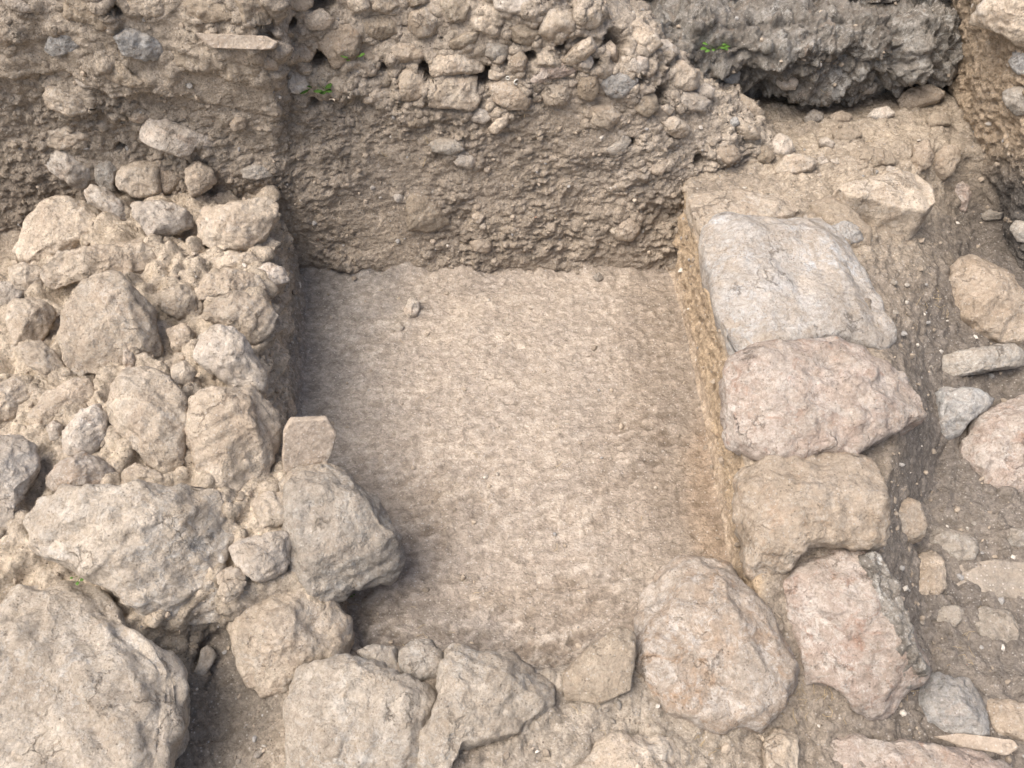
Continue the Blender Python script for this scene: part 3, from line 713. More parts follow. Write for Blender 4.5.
# ---------------------------------------------------------------- stones in the rubble wall (parts of it)
WM = WALL['mid']
wpart([
 ('lime', [(280,-8),(315,-10),(312,7),(300,12),(285,6)]),
 ('tan', [(290,45),(305,35),(318,50),(310,62),(292,60)]),
 ('lime', [(303,15),(322,8),(335,20),(325,30),(308,30)]),
 ('tan', [(315,30),(330,20),(352,20),(362,40),(355,60),(335,68),(322,50)], dict(T=.4)),
 ('pale', [(281,80),(290,71),(305,72),(313,82),(305,94),(290,92),(282,88)], dict(label='pale squarish stone beside a green sprout')),
 ('lime', [(371,-6),(400,-8),(403,4),(392,13),(378,13),(371,7)]),
 ('pale', [(492,-3),(500,-8),(530,-8),(537,3),(530,12),(510,14),(496,9)], dict(T=.4, jit=.03, rough=.4, label='smooth rounded pale stone')),
 ('lime', [(541,12),(548,5),(565,5),(574,10),(575,30),(568,38),(552,40),(541,32)], dict(T=.45, jit=.03, label='upright squarish stone')),
 ('lime', [(428,105),(438,85),(450,69),(458,70),(465,76),(476,76),(480,100),(475,110),(455,109),(430,107)], dict(T=.4, label='large angular pale stone, wider at its base')),
 ('tan', [(488,85),(500,80),(512,86),(522,92),(531,100),(528,110),(510,110),(494,102)], dict(T=.4)),
 ('pale', [(469,118),(478,108),(490,112),(492,118),(485,124),(472,122)]),
 ('lime', [(485,130),(498,118),(505,110),(510,112),(507,125),(497,134),(488,134)], dict(T=.4)),
 ('grey', [(479,52),(490,37),(500,38),(513,50),(508,57),(492,61)], dict(T=.35)),
 ('lime', [(488,70),(500,67),(504,75),(497,81),(488,78)], dict(T=.4)),
 ('blue', [(600,75),(612,71),(636,73),(639,80),(625,98),(610,98),(601,88)], dict(T=.3, label='dark blue-grey angular stone')),
 ('pale', [(622,56),(635,55),(648,58),(650,68),(638,74),(623,70)]),
 ('lime', [(604,45),(610,40),(616,46),(615,55),(606,57)], dict(T=.45, jit=.03)),
 ('lime', [(560,62),(575,45),(590,38),(596,50),(585,60),(570,66)], dict(T=.4)),
 ('pale', [(580,57),(590,54),(595,62),(590,69),(580,67)]),
 ('lime', [(398,75),(408,68),(420,70),(428,88),(420,100),(400,102)], dict(T=.4)),
 ('dirt', [(402,117),(415,113),(428,124),(425,128),(410,128)], dict(T=.35)),
 ('lime', [(410,12),(425,5),(440,15),(435,35),(418,38),(408,28)], dict(T=.45)),
 ('dirt', [(450,42),(465,32),(480,30),(476,42),(462,50),(450,49)], dict(T=.4)),
 ('lime', [(428,62),(440,53),(465,50),(487,62),(482,72),(460,73),(432,76)], dict(T=.45)),
 ('tan', [(356,50),(368,44),(378,50),(378,62),(370,75),(358,66)], dict(T=.45)),
 ('dirt', [(358,20),(375,12),(395,18),(402,32),(385,40),(362,36)], dict(T=.45)),
 ('lime', [(385,45),(402,38),(425,45),(428,58),(405,62),(388,58)], dict(T=.45)),
 ('pink', [(530,82),(540,66),(560,61),(580,68),(576,74),(555,78),(540,84)], dict(T=.35, label='pinkish lump of stone')),
 ('tan', [(510,58),(520,48),(528,58),(524,72),(512,72)], dict(T=.4)),
 ('dirt', [(440,0),(458,-6),(470,4),(466,20),(448,22)], dict(T=.45)),
 ('lime', [(468,14),(488,16),(500,26),(488,34),(470,28)], dict(T=.4)),
 ('dirt', [(505,22),(530,20),(540,34),(530,46),(510,40)], dict(T=.45)),
 ('lime', [(345,-4),(368,-6),(370,8),(352,14)], dict(T=.4)),
 ('dirt', [(405,-6),(425,-6),(430,2),(410,8)], dict(T=.4)),
 ('lime', [(576,8),(592,2),(604,12),(598,28),(582,30)], dict(T=.4)),
 ('lime', [(540,84),(560,80),(575,88),(568,104),(545,106)], dict(T=.4)),
 ('dirt', [(578,78),(596,74),(600,90),(592,102),(578,98)], dict(T=.35)),
 ('lime', [(360,84),(378,78),(392,86),(388,102),(366,104)], dict(T=.35)),
 ('lime', [(322,72),(345,72),(352,88),(338,100),(322,92)], dict(T=.35)),
 ('lime', [(626,22),(640,18),(652,30),(662,44),(650,54),(634,42)], dict(T=.4)),
 ('pale', [(652,38),(668,40),(682,52),(674,57),(658,50)], dict(T=.3)),
 ('lime', [(662,70),(680,60),(700,72),(702,86),(688,92),(668,86)], dict(T=.4)),
 ('pale', [(670,96),(682,91),(700,95),(712,102),(704,112),(686,110)], dict(T=.35)),
 ('lime', [(660,122),(675,116),(690,126),(688,138),(675,138),(662,131)], dict(T=.3)),
 ('pale', [(694,92),(706,82),(716,90),(713,98),(698,98)], dict(T=.35)),
 ('blue', [(706,68),(714,59),(730,61),(741,72),(736,88),(722,82)], dict(T=.45, jit=.04, lean=.6, label='smooth bluish white stone on the sloping crest')),
 ('lime', [(728,125),(738,117),(755,127),(763,138),(745,141)], dict(T=.35)),
 ('blue', [(727,119),(737,116),(740,124),(732,128)], dict(T=.3)),
 ('pale', [(769,142),(778,133),(790,138),(795,148),(787,159),(776,153)], dict(T=.45)),
 ('dirt', [(756,146),(768,146),(776,156),(768,166),(757,160)], dict(T=.4)),
 ('tan', [(715,140),(735,145),(742,158),(728,164),(712,155)], dict(T=.3)),
 ('lime', [(738,92),(752,100),(766,114),(760,120),(744,108)], dict(T=.35, lean=.5)),
 ('grey', [(605,150),(618,140),(625,130),(633,136),(627,150),(615,156)], dict(T=.3)),
 ('tan', [(640,150),(660,146),(672,160),(662,176),(646,170)], dict(T=.25)),
 ('lime', [(660,108),(668,104),(676,110),(670,116)], dict(T=.3)),
 ('lime', [(590,106),(612,104),(624,118),(610,130),(592,124)], dict(T=.3)),
 ('dirt', [(636,96),(654,92),(660,108),(648,118),(634,110)], dict(T=.35)),
], WM)
# ---------------------------------------------------------------- stones showing in the cut bank
G_ = 'stones showing in the earth bank'
def things(lst, group, **dk):
    for e in lst:
        kw = dict(dk); kw.update(e[3] if len(e) > 3 else {})
        stone(e[0], e[1], e[2], group=group, **kw)
things([
 ('flat grey-white stone in the bank, below the big angular wall stone', 'grey', [(429,142),(440,137),(460,139),(464,150),(452,155),(433,152)]),
 ('pale triangular stone in the bank just right of the flat grey-white one', 'pale', [(449,158),(463,150),(474,151),(480,163),(470,169),(455,165)]),
 ('smooth rounded stone sticking out low in the bank near its right end', 'lime', [(611,232),(616,221),(627,217),(638,221),(641,232),(631,242),(618,240)], dict(T=.5, jit=.03, rough=.5)),
 ('block of packed earth and stone projecting from the middle of the bank', 'dirt', [(404,200),(415,190),(440,198),(449,222),(440,232),(410,230)], dict(T=.35)),
 ('small dusty stone at the foot of the bank, above the pit floor', 'tan', [(469,243),(480,239),(492,244),(488,252),(474,252)]),
 ('small white nodule in the bank left of the projecting block', 'pale', [(393,195),(399,191),(404,196),(401,203),(395,202)]),
 ('small pale nodule in the bank right of the projecting block', 'lime', [(472,215),(478,212),(484,217),(480,224),(473,222)]),
 ('mushroom-shaped stone slab jutting from the bank over the left wall', 'pale', [(138,132),(146,119),(158,114),(188,127),(219,140),(217,147),(196,146),(190,155),(180,157),(165,152),(150,146),(140,141)], dict(T=.35, lean=.6, sink=-.05, deep=.10, jit=.02, rough=.5)),
 ('lumpy pale stone with a round hollow at its left end', 'lime', [(44,95),(47,82),(58,80),(70,88),(86,94),(95,102),(90,112),(72,116),(55,110),(45,108)], dict(T=.4)),
 ('wide crusty pale stone below the one with a hollow', 'lime', [(42,148),(50,120),(68,117),(100,110),(112,128),(108,140),(85,140),(70,148),(52,150)], dict(T=.4)),
 ('round-faced grey stone at the back end of the left wall', 'pale', [(41,161),(58,151),(78,153),(90,163),(92,178),(84,190),(70,184),(56,174),(44,166)], dict(T=.35)),
 ('dusty stone between the round-faced one and the blocky one', 'grey', [(93,160),(105,153),(118,155),(121,165),(113,183),(120,195),(105,190),(96,185)], dict(T=.3)),
 ('blocky stone beneath the mushroom-shaped slab, on its left', 'lime', [(115,180),(122,168),(140,162),(159,162),(161,190),(150,198),(130,196),(118,190)], dict(T=.4)),
 ('ochre-stained lump in the shade of the mushroom-shaped slab', 'tan', [(158,163),(176,162),(188,170),(182,185),(166,196),(158,192)], dict(T=.3)),
 ('angular stone beneath the mushroom-shaped slab, on its right', 'lime', [(186,172),(198,163),(212,171),(217,182),(205,192),(192,198),(186,186)], dict(T=.4)),
 ('small pale chip in the bank above the wide crusty stone', 'pale', [(74,79),(82,77),(95,83),(93,88),(80,87)], dict(T=.3)),
 ('small flat stone tucked left of the mushroom-shaped slab', 'tan', [(127,114),(139,111),(151,116),(141,124),(130,121)], dict(T=.3)),
 ('rounded knob of stone in the bank right of the mushroom-shaped slab', 'tan', [(228,123),(236,116),(246,119),(247,128),(233,131)], dict(T=.5)),
 ('dusty wedge in the bank above the left wall\'s back corner', 'grey', [(240,171),(255,163),(272,167),(273,176),(255,180),(243,178)], dict(T=.4)),
], G_, T=.38, lean=.35, deep=.12, embed=.022)
# ---------------------------------------------------------------- stones of the left wall
things([
 ('pale angular wedge at the top of the left wall', 'pale', [(83,193),(92,183),(108,190),(120,200),(129,215),(126,221),(105,211),(88,201)], dict(T=.5)),
 ('flat dusty block at the back corner of the left wall, against the bank', 'lime', [(193,218),(205,209),(235,201),(262,197),(277,200),(275,222),(263,238),(250,249),(215,250),(195,240)], dict(T=.3)),
 ('crusty pale lump between the wedge and the dusty back-corner block', 'pale', [(128,205),(150,200),(175,203),(192,215),(194,228),(180,233),(150,238),(139,225)], dict(T=.4)),
 ('broad sloping pale stone on the outer back edge of the left wall', 'lime', [(12,250),(24,222),(42,202),(68,196),(88,203),(104,218),(122,226),(110,240),(80,246),(60,258),(30,266)], dict(T=.3)),
 ('fissured stone with a knobbly top behind the tall boulder', 'lime', [(38,272),(60,250),(82,248),(112,244),(140,240),(165,250),(200,258),(206,272),(176,284),(140,277),(108,274),(80,280),(52,288)], dict(T=.3)),
 ('dusty lump on the outer back shoulder of the left wall', 'lime', [(8,268),(20,262),(42,268),(48,282),(34,292),(14,288)], dict(T=.4)),
 ('long angular stone below the dusty back-corner block', 'lime', [(195,290),(205,275),(235,269),(260,275),(266,289),(245,298),(215,297),(200,301)], dict(T=.4)),
 ('small ochre-tipped stone at the pit edge of the left wall', 'rust', [(253,271),(268,262),(285,268),(290,280),(272,289),(262,279)], dict(T=.5)),
 ('pointed boulder with a dusty crown near the pit edge', 'lime', [(200,316),(215,300),(235,291),(262,299),(279,315),(269,335),(255,346),(235,330),(212,324)], dict(T=.45)),
 ('pyramid-shaped pale boulder with a shaded side facing the photographer', 'pale', [(193,356),(200,335),(215,325),(235,328),(250,348),(265,372),(268,392),(240,392),(215,375),(197,364)], dict(T=.55, crest=[(215,338,1.1),(240,352,1.0),(205,350,.9)])),
 ('tall boulder with a whitish streaked side, middle of the left wall', 'lime', [(56,342),(65,315),(75,290),(90,275),(115,272),(135,290),(150,310),(158,338),(163,358),(142,364),(115,372),(80,377),(64,362)], dict(T=.45, crest=[(110,285,1.1),(125,310,1.15),(95,320,.8),(140,345,.8)])),
 ('five-sided dusty stone at the left edge, upper half', 'lime', [(5,311),(15,299),(40,298),(57,310),(52,325),(40,342),(15,343),(7,326)], dict(T=.4)),
 ('flat slab leaning below the five-sided dusty stone', 'lime', [(14,346),(40,340),(58,354),(70,372),(52,377),(28,366)], dict(T=.3)),
 ('small pale stone cut by the left edge, above the five-sided one', 'pale', [(-9,282),(15,281),(31,292),(20,301),(5,309),(-9,307)], dict(T=.4)),
 ('upright finger-shaped stone standing on the left wall', 'rust', [(123,363),(123,350),(130,346),(135,358),(137,371),(127,373)], dict(T=.7, lean=.8)),
 ('big dusty mound-like boulder in the middle of the left wall', 'lime', [(112,375),(132,366),(152,365),(170,380),(185,400),(188,430),(183,460),(170,482),(148,462),(126,446),(108,420)], dict(T=.32)),
 ('broken-faced block at the pit edge, left of the upright clay sherd', 'lime', [(190,396),(200,388),(240,390),(256,387),(275,410),(281,430),(278,455),(268,482),(240,490),(210,486),(195,466),(189,430)], dict(T=.36, crest=[(215,410,1.0),(245,405,1.0),(225,450,.95),(262,440,.7)])),
 ('white-crusted standing stone left of the big dusty mound', 'pale', [(58,451),(64,430),(80,411),(98,404),(109,424),(106,441),(92,456),(70,457)], dict(T=.5)),
 ('small pale knob beside the white-crusted standing stone', 'pale', [(46,426),(55,419),(63,425),(59,440),(50,441)], dict(T=.5)),
 ('reddish-brown stone with a whitish top lying on the left wall', 'rust', [(43,480),(58,463),(80,453),(97,456),(114,471),(112,482),(91,492),(70,497),(50,491)], dict(T=.55)),
 ('white rough boulder cut by the left edge at mid height', 'pale', [(-22,442),(10,432),(30,438),(41,455),(38,470),(26,490),(20,506),(12,531),(-22,542)], dict(T=.4)),
 ('long dusty slab on the left, above the white-crusted stone', 'lime', [(24,421),(45,392),(75,378),(108,380),(108,396),(80,411),(60,419),(45,431)], dict(T=.25)),
 ('low dusty slab at the left edge above the white rough boulder', 'lime', [(-20,400),(5,378),(36,376),(42,392),(22,418),(-5,428),(-22,425)], dict(T=.25)),
 ('broad slab with a pitted face above the dark cavity', 'ash', [(18,520),(30,495),(60,489),(120,486),(180,484),(212,491),(236,520),(240,540),(222,560),(216,592),(224,620),(200,630),(160,622),(130,606),(98,582),(60,562),(25,546)], dict(T=.24, sink=-.05, deep=.25, rim=.4, crest=[(60,505,1.0),(120,500,1.1),(200,505,1.0),(215,540,.9),(140,530,1.1)])),
 ('huge dusty boulder filling the lower left corner', 'ash', [(3,592),(20,575),(45,571),(80,580),(100,598),(122,622),(150,645),(172,665),(184,686),(176,720),(166,750),(160,800),(20,830),(-50,800),(-50,690),(-20,650)], dict(T=.07, z=.33, normal=(.10,-.16,1), deep=.32, jit=.04, rim=.7, rough=1.15, breaks=.9)),
 ('small stone wedged between the left wall and the block stack by the pit', 'lime', [(250,502),(268,490),(285,494),(293,508),(286,524),(262,528)], dict(T=.4)),
 ('small angular stone behind the upright clay sherd', 'lime', [(272,403),(290,396),(298,412),(291,420),(277,416)], dict(T=.4)),
 ('broad tan boulder sloping to the cavity, under the angular grey block', 'lime', [(228,622),(248,597),(288,582),(330,600),(350,620),(353,655),(304,664),(291,690),(270,700),(246,682),(231,650)], dict(T=.36, crest=[(260,610,1.0),(310,615,1.1),(270,660,.9)])),
 ('pale flat stone beside the angular grey block', 'pale', [(228,546),(250,538),(286,530),(296,545),(286,572),(260,582),(238,570)], dict(T=.3, sink=-.03)),
 ('small triangular stone perched above the cavity', 'lime', [(217,592),(222,582),(240,579),(248,582),(240,595),(225,604)], dict(T=.4, sink=-.05)),
 ('fist-sized dusty stone just above the small triangular one', 'lime', [(216,574),(228,566),(244,570),(246,580),(230,580),(219,584)], dict(T=.4, sink=-.04)),
 ('large angular grey block overhanging the near left corner of the pit', 'grey', [(276,492),(290,472),(320,463),(345,472),(362,492),(382,512),(400,540),(408,560),(398,575),(370,585),(342,598),(320,607),(308,592),(292,572),(284,542)], dict(T=.45, sink=-.06, deep=.18, crest=[(300,490,.9),(340,500,1.15),(380,540,.9),(330,560,1.0)])),
 ('dusty corner stone on top of the angular grey block', 'lime', [(280,482),(300,466),(330,463),(348,473),(338,490),(312,500),(292,500)], dict(T=.35, sink=-.11)),
 ('rounded dusty cobble at the pit edge beside the pointed boulder', 'lime', [(205,262),(222,252),(250,252),(262,262),(248,272),(222,274)], dict(T=.35)),
 ('sloping dusty stone behind the pointed boulder', 'lime', [(160,292),(180,284),(198,292),(198,312),(180,320),(162,310)], dict(T=.35)),
 ('low cobble between the tall boulder and the pyramid-shaped one', 'lime', [(166,330),(182,322),(196,334),(192,350),(174,354)], dict(T=.35)),
 ('cobble at the foot of the pyramid-shaped boulder, left side', 'lime', [(170,366),(186,360),(198,372),(190,386),(174,384)], dict(T=.3)),
 ('low stone in the dust left of the broken-faced block', 'lime', [(120,470),(140,462),(160,474),(178,484),(150,488),(122,486)], dict(T=.3)),
], 'stones of the left wall', lean=.5, rim=.22, T=.26)
# ---------------------------------------------------------------- the cavity at the lower left
things([
 ('smooth grey stone shaped like a footprint, lying in the cavity', 'grey', [(194,673),(199,660),(201,649),(208,645),(214,650),(217,657),(210,668),(203,678)], dict(T=.35, jit=.02, rough=.4)),
 ('small round cobble in the cavity above the footprint-shaped stone', 'dirt', [(186,645),(190,639),(197,641),(199,648),(192,652)], dict(T=.6, jit=.03)),
 ('dark little stone at the left edge under the huge boulder', 'grey', [(-14,636),(6,628),(16,642),(8,660),(-14,660)], dict(T=.4)),
], 'stones in and round the cavity', lean=.5)
# ---------------------------------------------------------------- the near wall along the bottom
things([
 ('wide flat-topped dusty block at the bottom, left of the middle', 'ash', [(288,682),(300,668),(345,660),(380,665),(402,680),(432,690),(441,710),(431,730),(421,768),(416,800),(300,800),(287,745)], dict(T=.26, rim=.8, crest=[(320,680,1.0),(400,700,1.0),(360,740,1.0),(310,760,.9)])),
 ('crusty mound-like block in the middle of the bottom row', 'ash', [(440,668),(453,642),(480,655),(510,652),(530,665),(556,690),(542,715),(520,735),(490,742),(462,745),(445,775),(418,770),(421,735),(441,705)], dict(T=.34, rim=.6, sink=-.02, crest=[(458,655,1.1),(500,675,1.0),(530,690,.9),(470,710,.95)])),
 ('small grey triangular stone behind the wide flat-topped block', 'grey', [(357,649),(375,645),(397,648),(398,673),(380,668),(363,657)], dict(T=.45)),
 ('dusty grey cobble in the hollow between the two bottom blocks', 'grey', [(399,652),(410,641),(430,640),(446,655),(440,677),(417,682),(401,670)], dict(T=.4)),
 ('smooth dusty slab sloping to the pit left of the big round boulder', 'dirt', [(563,672),(588,647),(622,624),(636,630),(636,652),(630,690),(600,704),(566,700)], dict(T=.12, rough=.5, rim=.5, sink=-.02)),
 ('low flat stone cut by the bottom edge, below the round boulder', 'lime', [(565,766),(590,743),(620,733),(660,735),(690,746),(706,772),(700,810),(570,810)], dict(T=.28)),
 ('large round pinkish-white boulder at the near right corner of the pit', 'rust', [(630,690),(628,660),(638,625),(640,600),(655,577),(674,565),(696,556),(730,570),(758,600),(782,640),(796,665),(786,700),(762,722),(720,731),(690,726),(650,706)], dict(T=.42, deep=.2, crest=[(660,600,.9),(700,590,1.05),(740,640,1.1),(690,660,1.15),(750,690,.85)], breaks=.7)),
 ('red-streaked boulder with a coarse ridge down its right side', 'pink', [(768,592),(788,562),(815,548),(858,548),(878,556),(896,590),(914,640),(926,670),(906,690),(892,718),(868,723),(850,706),(838,690),(802,684),(795,652),(783,618)], dict(T=.42, deep=.2, crest=[(800,580,.95),(850,570,1.1),(840,630,1.1),(880,680,1.0),(820,660,.8)], breaks=.5)),
 ('small upright stone between the two bottom-edge slabs', 'lime', [(763,746),(775,728),(795,727),(798,745),(797,795),(765,795)], dict(T=.45)),
 ('long pinkish slab with ochre stains along the bottom right edge', 'pink', [(800,754),(815,736),(840,727),(860,738),(905,743),(960,752),(1015,766),(1020,810),(810,810)], dict(T=.3)),
], 'stones of the near wall', lean=.5)
for o_ in list(COL.objects):
    if o_.get('label', '').startswith('red-streaked boulder'):
        stone('dark reddish coarse ridge', 'dark', [(862,556),(880,556),(895,588),(914,640),(926,670),(912,690),(898,664),(884,628),(868,596)], T=.5, sink=-.13, deep=.10, parent=o_, name='ridge', rough=1.6)
# ---------------------------------------------------------------- the right wall
stone('square pale dressed block at the back end of the right wall', 'lime', [(688,195),(715,191),(775,192),(803,210),(762,219),(716,224),(702,230),(694,214)], T=.10, z=.45, normal=(0,0,1), deep=.12, jit=.02, rough=.6, name='ashlar_block', cat='stone block', breaks=.25, group='stones of the right wall')
stone('longest block of the right wall, whitish with a rounded top', 'streak', [(704,232),(722,217),(765,212),(800,210),(822,219),(838,238),(857,270),(877,300),(894,338),(882,353),(842,344),(800,344),(770,350),(748,360),(734,345),(719,310),(707,265)], T=.13, z=.42, soft=30, normal=(.12,-.05,1), deep=.12, jit=.03, rough=.6, name='ashlar_block', cat='stone block', breaks=.25, group='stones of the right wall',
      crest=[(730,250,1.0),(790,235,1.1),(830,270,1.0),(770,310,1.0),(850,320,.8)])
stone('thick pink-tinged boulder with a sharp front edge, on top of the right wall', 'pink', [(728,368),(735,355),(762,348),(800,338),(830,341),(870,360),(905,375),(922,398),(927,418),(900,430),(872,438),(850,455),(822,450),(800,456),(765,446),(738,432),(728,400)], T=.16, z=.47, normal=(.05,-.25,1), deep=.17, jit=.03, rough=1.0, name='boulder', cat='boulder', breaks=.4, group='stones of the right wall',
      crest=[(760,370,1.1),(830,360,1.0),(880,395,1.0),(800,420,1.0)])
things([
 ('mud-caked block carrying the pink-tinged boulder at the wall\'s near end', 'tan', [(736,478),(748,455),(790,448),(840,448),(878,462),(890,500),(886,546),(850,550),(805,549),(785,572),(765,588),(747,574),(738,530)], dict(T=.32, lean=.75, deep=.3, crest=[(760,480,.9),(850,480,.9),(800,510,1.05),(770,560,.8)])),
 ('narrow upright stone at the near right corner of the mud-caked block', 'lime', [(867,502),(874,481),(884,490),(889,520),(887,546),(869,546)], dict(T=.5, sink=-.06)),
 ('small rounded upright stone beside the mud-caked block', 'tan', [(893,506),(903,496),(917,503),(923,525),(920,542),(905,544),(894,530)], dict(T=.5, sink=-.02)),
 ('brown cobble just below the small rounded upright stone', 'tan', [(912,582),(918,556),(931,548),(944,562),(947,588),(935,597),(916,594)], dict(T=.4)),
 ('dusty shelf of stone between the long block and the large flat-topped block', 'dirt', [(806,200),(830,195),(850,208),(870,226),(872,244),(846,246),(826,226)], dict(T=.3)),
 ('bluish stone at the outer side of the long block', 'blue', [(832,226),(845,220),(860,228),(864,240),(846,246)], dict(T=.35)),
], 'stones of the right wall', lean=.45)
stone('large flat-topped block with a pointed left end, behind the right wall', 'lime', [(836,187),(870,178),(905,170),(916,173),(930,186),(935,203),(926,209),(900,207),(870,199),(848,195)], T=.10, z=.50, normal=(0,-.06,1), deep=.20, jit=.02, rough=.7, name='block', cat='stone block', breaks=.3, group='stones behind the right wall')
# ---------------------------------------------------------------- the ledge at the back right
things([
 ('rounded dusty cobble where the rubble slope meets the ledge', 'lime', [(774,167),(785,156),(805,155),(819,162),(813,170),(795,174),(778,172)], dict(T=.4)),
 ('small pale stone lying alone in the middle of the ledge', 'pale', [(818,140),(826,137),(835,142),(832,148),(820,146)], dict(T=.6)),
 ('small pale stone between the rounded cobble and the flat-topped block', 'pale', [(816,158),(824,155),(829,162),(820,167)], dict(T=.5)),
 ('pair-sized pale chip behind the flat-topped block', 'pale', [(882,168),(888,165),(897,168),(894,172),(883,172)], dict(T=.4)),
 ('left one of the low stones under the far grey wall', 'grey', [(803,118),(814,108),(824,114),(822,122),(806,123)], dict(T=.5)),
 ('middle one of the low stones under the far grey wall', 'lime', [(829,116),(840,110),(853,115),(849,122),(832,122)], dict(T=.5)),
 ('pointed pale stone at the right of the row under the far grey wall', 'pale', [(864,119),(875,109),(889,107),(896,113),(881,120)], dict(T=.5)),
 ('long low outcrop below the ochre earth block', 'tan', [(897,100),(906,90),(930,85),(946,92),(941,100),(915,108),(900,108)], dict(T=.4)),
 ('dusty stone on the slope under the ochre earth block', 'dirt', [(926,119),(935,110),(950,114),(952,124),(930,126)], dict(T=.4)),
 ('upright oval stone right of the flat-topped block', 'tan', [(910,166),(914,146),(928,138),(934,155),(930,168),(918,173)], dict(T=.4)),
 ('angular prism-shaped stone right of the upright oval one', 'tan', [(932,161),(934,146),(956,145),(961,155),(951,175),(941,182),(932,176)], dict(T=.45)),
 ('tapering reddish stone stuck in the dark slope', 'pink', [(950,191),(955,178),(968,176),(972,190),(966,213),(958,209)], dict(T=.45)),
 ('thin whitish stone lying in the dark slope at the right', 'grey', [(980,216),(990,208),(1005,212),(1000,219),(985,221)], dict(T=.35)),
 ('low dusty lump in the middle of the ledge, behind the alone stone', 'dirt', [(832,130),(850,128),(864,135),(852,142),(835,140)], dict(T=.35)),
 ('dusty hump of earth-covered stone at the front of the ledge', 'dirt', [(846,152),(866,146),(892,150),(896,162),(870,168),(850,164)], dict(T=.28)),
], 'stones on the ledge', lean=.5)
things([
 ('light block resting on top of the ochre earth block, top right corner', 'lime', [(972,24),(982,4),(1000,-14),(1060,-14),(1060,48),(1022,46),(1006,33),(990,29)], dict(T=.4, deep=.2)),
 ('whitish slab face set in the slope below the top right corner', 'blue', [(1008,62),(1014,48),(1040,48),(1044,74),(1018,76)], dict(T=.2)),
 ('dark rounded stone in the slope right of the ochre earth block', 'grey', [(1002,92),(1016,86),(1040,92),(1040,112),(1016,116),(1004,106)], dict(T=.3)),
 ('stone low in the dark slope at the right edge', 'grey', [(1010,228),(1018,218),(1040,216),(1040,244),(1016,242)], dict(T=.3)),
], 'stones of the far right slope', lean=.35)
FW = far
things([
 ('white stone set in the far grey wall, left part', 'pale', [(773,81),(784,74),(798,79),(796,90),(781,89)]),
 ('small white stone near the middle of the far grey wall', 'grey', [(820,55),(828,48),(836,54),(832,62),(823,62)]),
 ('light knob above the undercut of the far grey wall', 'grey', [(855,84),(866,78),(878,84),(874,94),(858,94)]),
], 'stones in the far grey wall', T=.3, lean=.3)
# ---------------------------------------------------------------- right-hand ground
things([
 ('large smooth beige boulder at the right edge, upper middle', 'tan', [(945,287),(955,262),(973,252),(990,257),(1010,275),(1026,305),(1042,340),(1000,345),(975,336),(955,312)], dict(T=.42)),
 ('flat grey-brown slab lying by the right edge', 'grey', [(935,358),(960,350),(1015,343),(1030,350),(1030,364),(985,372),(946,378),(938,371)], dict(T=.3, rough=.6, jit=.03)),
 ('dark blue-grey angular stone below the flat slab', 'blue', [(936,394),(945,386),(970,388),(996,398),(985,412),(970,420),(960,435),(945,441),(937,425)], dict(T=.45)),
 ('big round pinkish-grey boulder cut by the right edge', 'pink', [(962,446),(974,420),(1000,401),(1034,394),(1044,482),(1020,491),(990,486),(968,466)], dict(T=.42)),
 ('grey wedge half buried left of the smooth buried slab', 'grey', [(925,540),(930,528),(960,530),(978,540),(975,558),(960,562),(940,550)], dict(T=.3)),
 ('pale stone at the right edge above the smooth buried slab', 'grey', [(1003,541),(1010,528),(1034,528),(1034,547),(1008,547)], dict(T=.4)),
 ('smooth buried slab showing as a flat band at the right edge', 'buried', [(947,592),(950,566),(990,560),(1040,564),(1040,602),(990,597)], dict(T=.05, flat=True, embed=.006, jit=.12)),
 ('low oval stone flush with the ground below the buried slab', 'grey', [(932,611),(945,604),(962,607),(966,618),(955,627),(938,622)], dict(T=.2)),
 ('rough pitted stone flush with the ground by the low oval one', 'grey', [(968,625),(980,608),(1010,610),(1022,628),(1015,643),(985,641)], dict(T=.25, rough=1.5)),
 ('bluish-white angular stone right of the red-streaked boulder', 'blue', [(913,700),(920,688),(930,674),(940,672),(953,680),(967,678),(976,690),(986,706),(989,736),(965,735),(935,730),(917,716)], dict(T=.5)),
 ('brown stone with a dark underside at the lower right edge', 'tan', [(978,708),(986,697),(1010,700),(1036,706),(1036,742),(1000,736),(986,722)], dict(T=.4)),
 ('narrow clay-coloured slab lying along the bottom right', 'tile', [(932,737),(958,734),(1012,741),(1017,748),(1006,756),(960,748)], dict(T=.3, flat=True)),
], 'stones on the right-hand ground', lean=.45)
# ---------------------------------------------------------------- on the pit floor
things([
 ('upright oblong pale stone on the floor near its far left corner', 'pale', [(404,310),(409,298),(415,297),(420,303),(418,315),(409,319)], dict(T=.5)),
 ('small pale chip on the floor left of the upright oblong stone', 'pale', [(391,329),(399,322),(405,327),(399,333)], dict(T=.4)),
 ('little grey stone at the foot of the bank, right part of the floor', 'grey', [(592,277),(599,272),(604,278),(598,283)], dict(T=.4)),
], 'stones on the pit floor', lean=.5)
# ---------------------------------------------------------------- upright sherd by the left wall
sh = stone('upright pale clay tile sherd leaning against the left wall at the pit edge', 'tile',
  [(283,472),(282,455),(283,430),(290,418),(327,416),(337,431),(333,447),(326,464),(300,470)], T=.12, flat=True, normal=(.30,-.88,.42), y=None, deep=.022, jit=.01, sink=-.05, name='tile_sherd', cat='tile sherd')

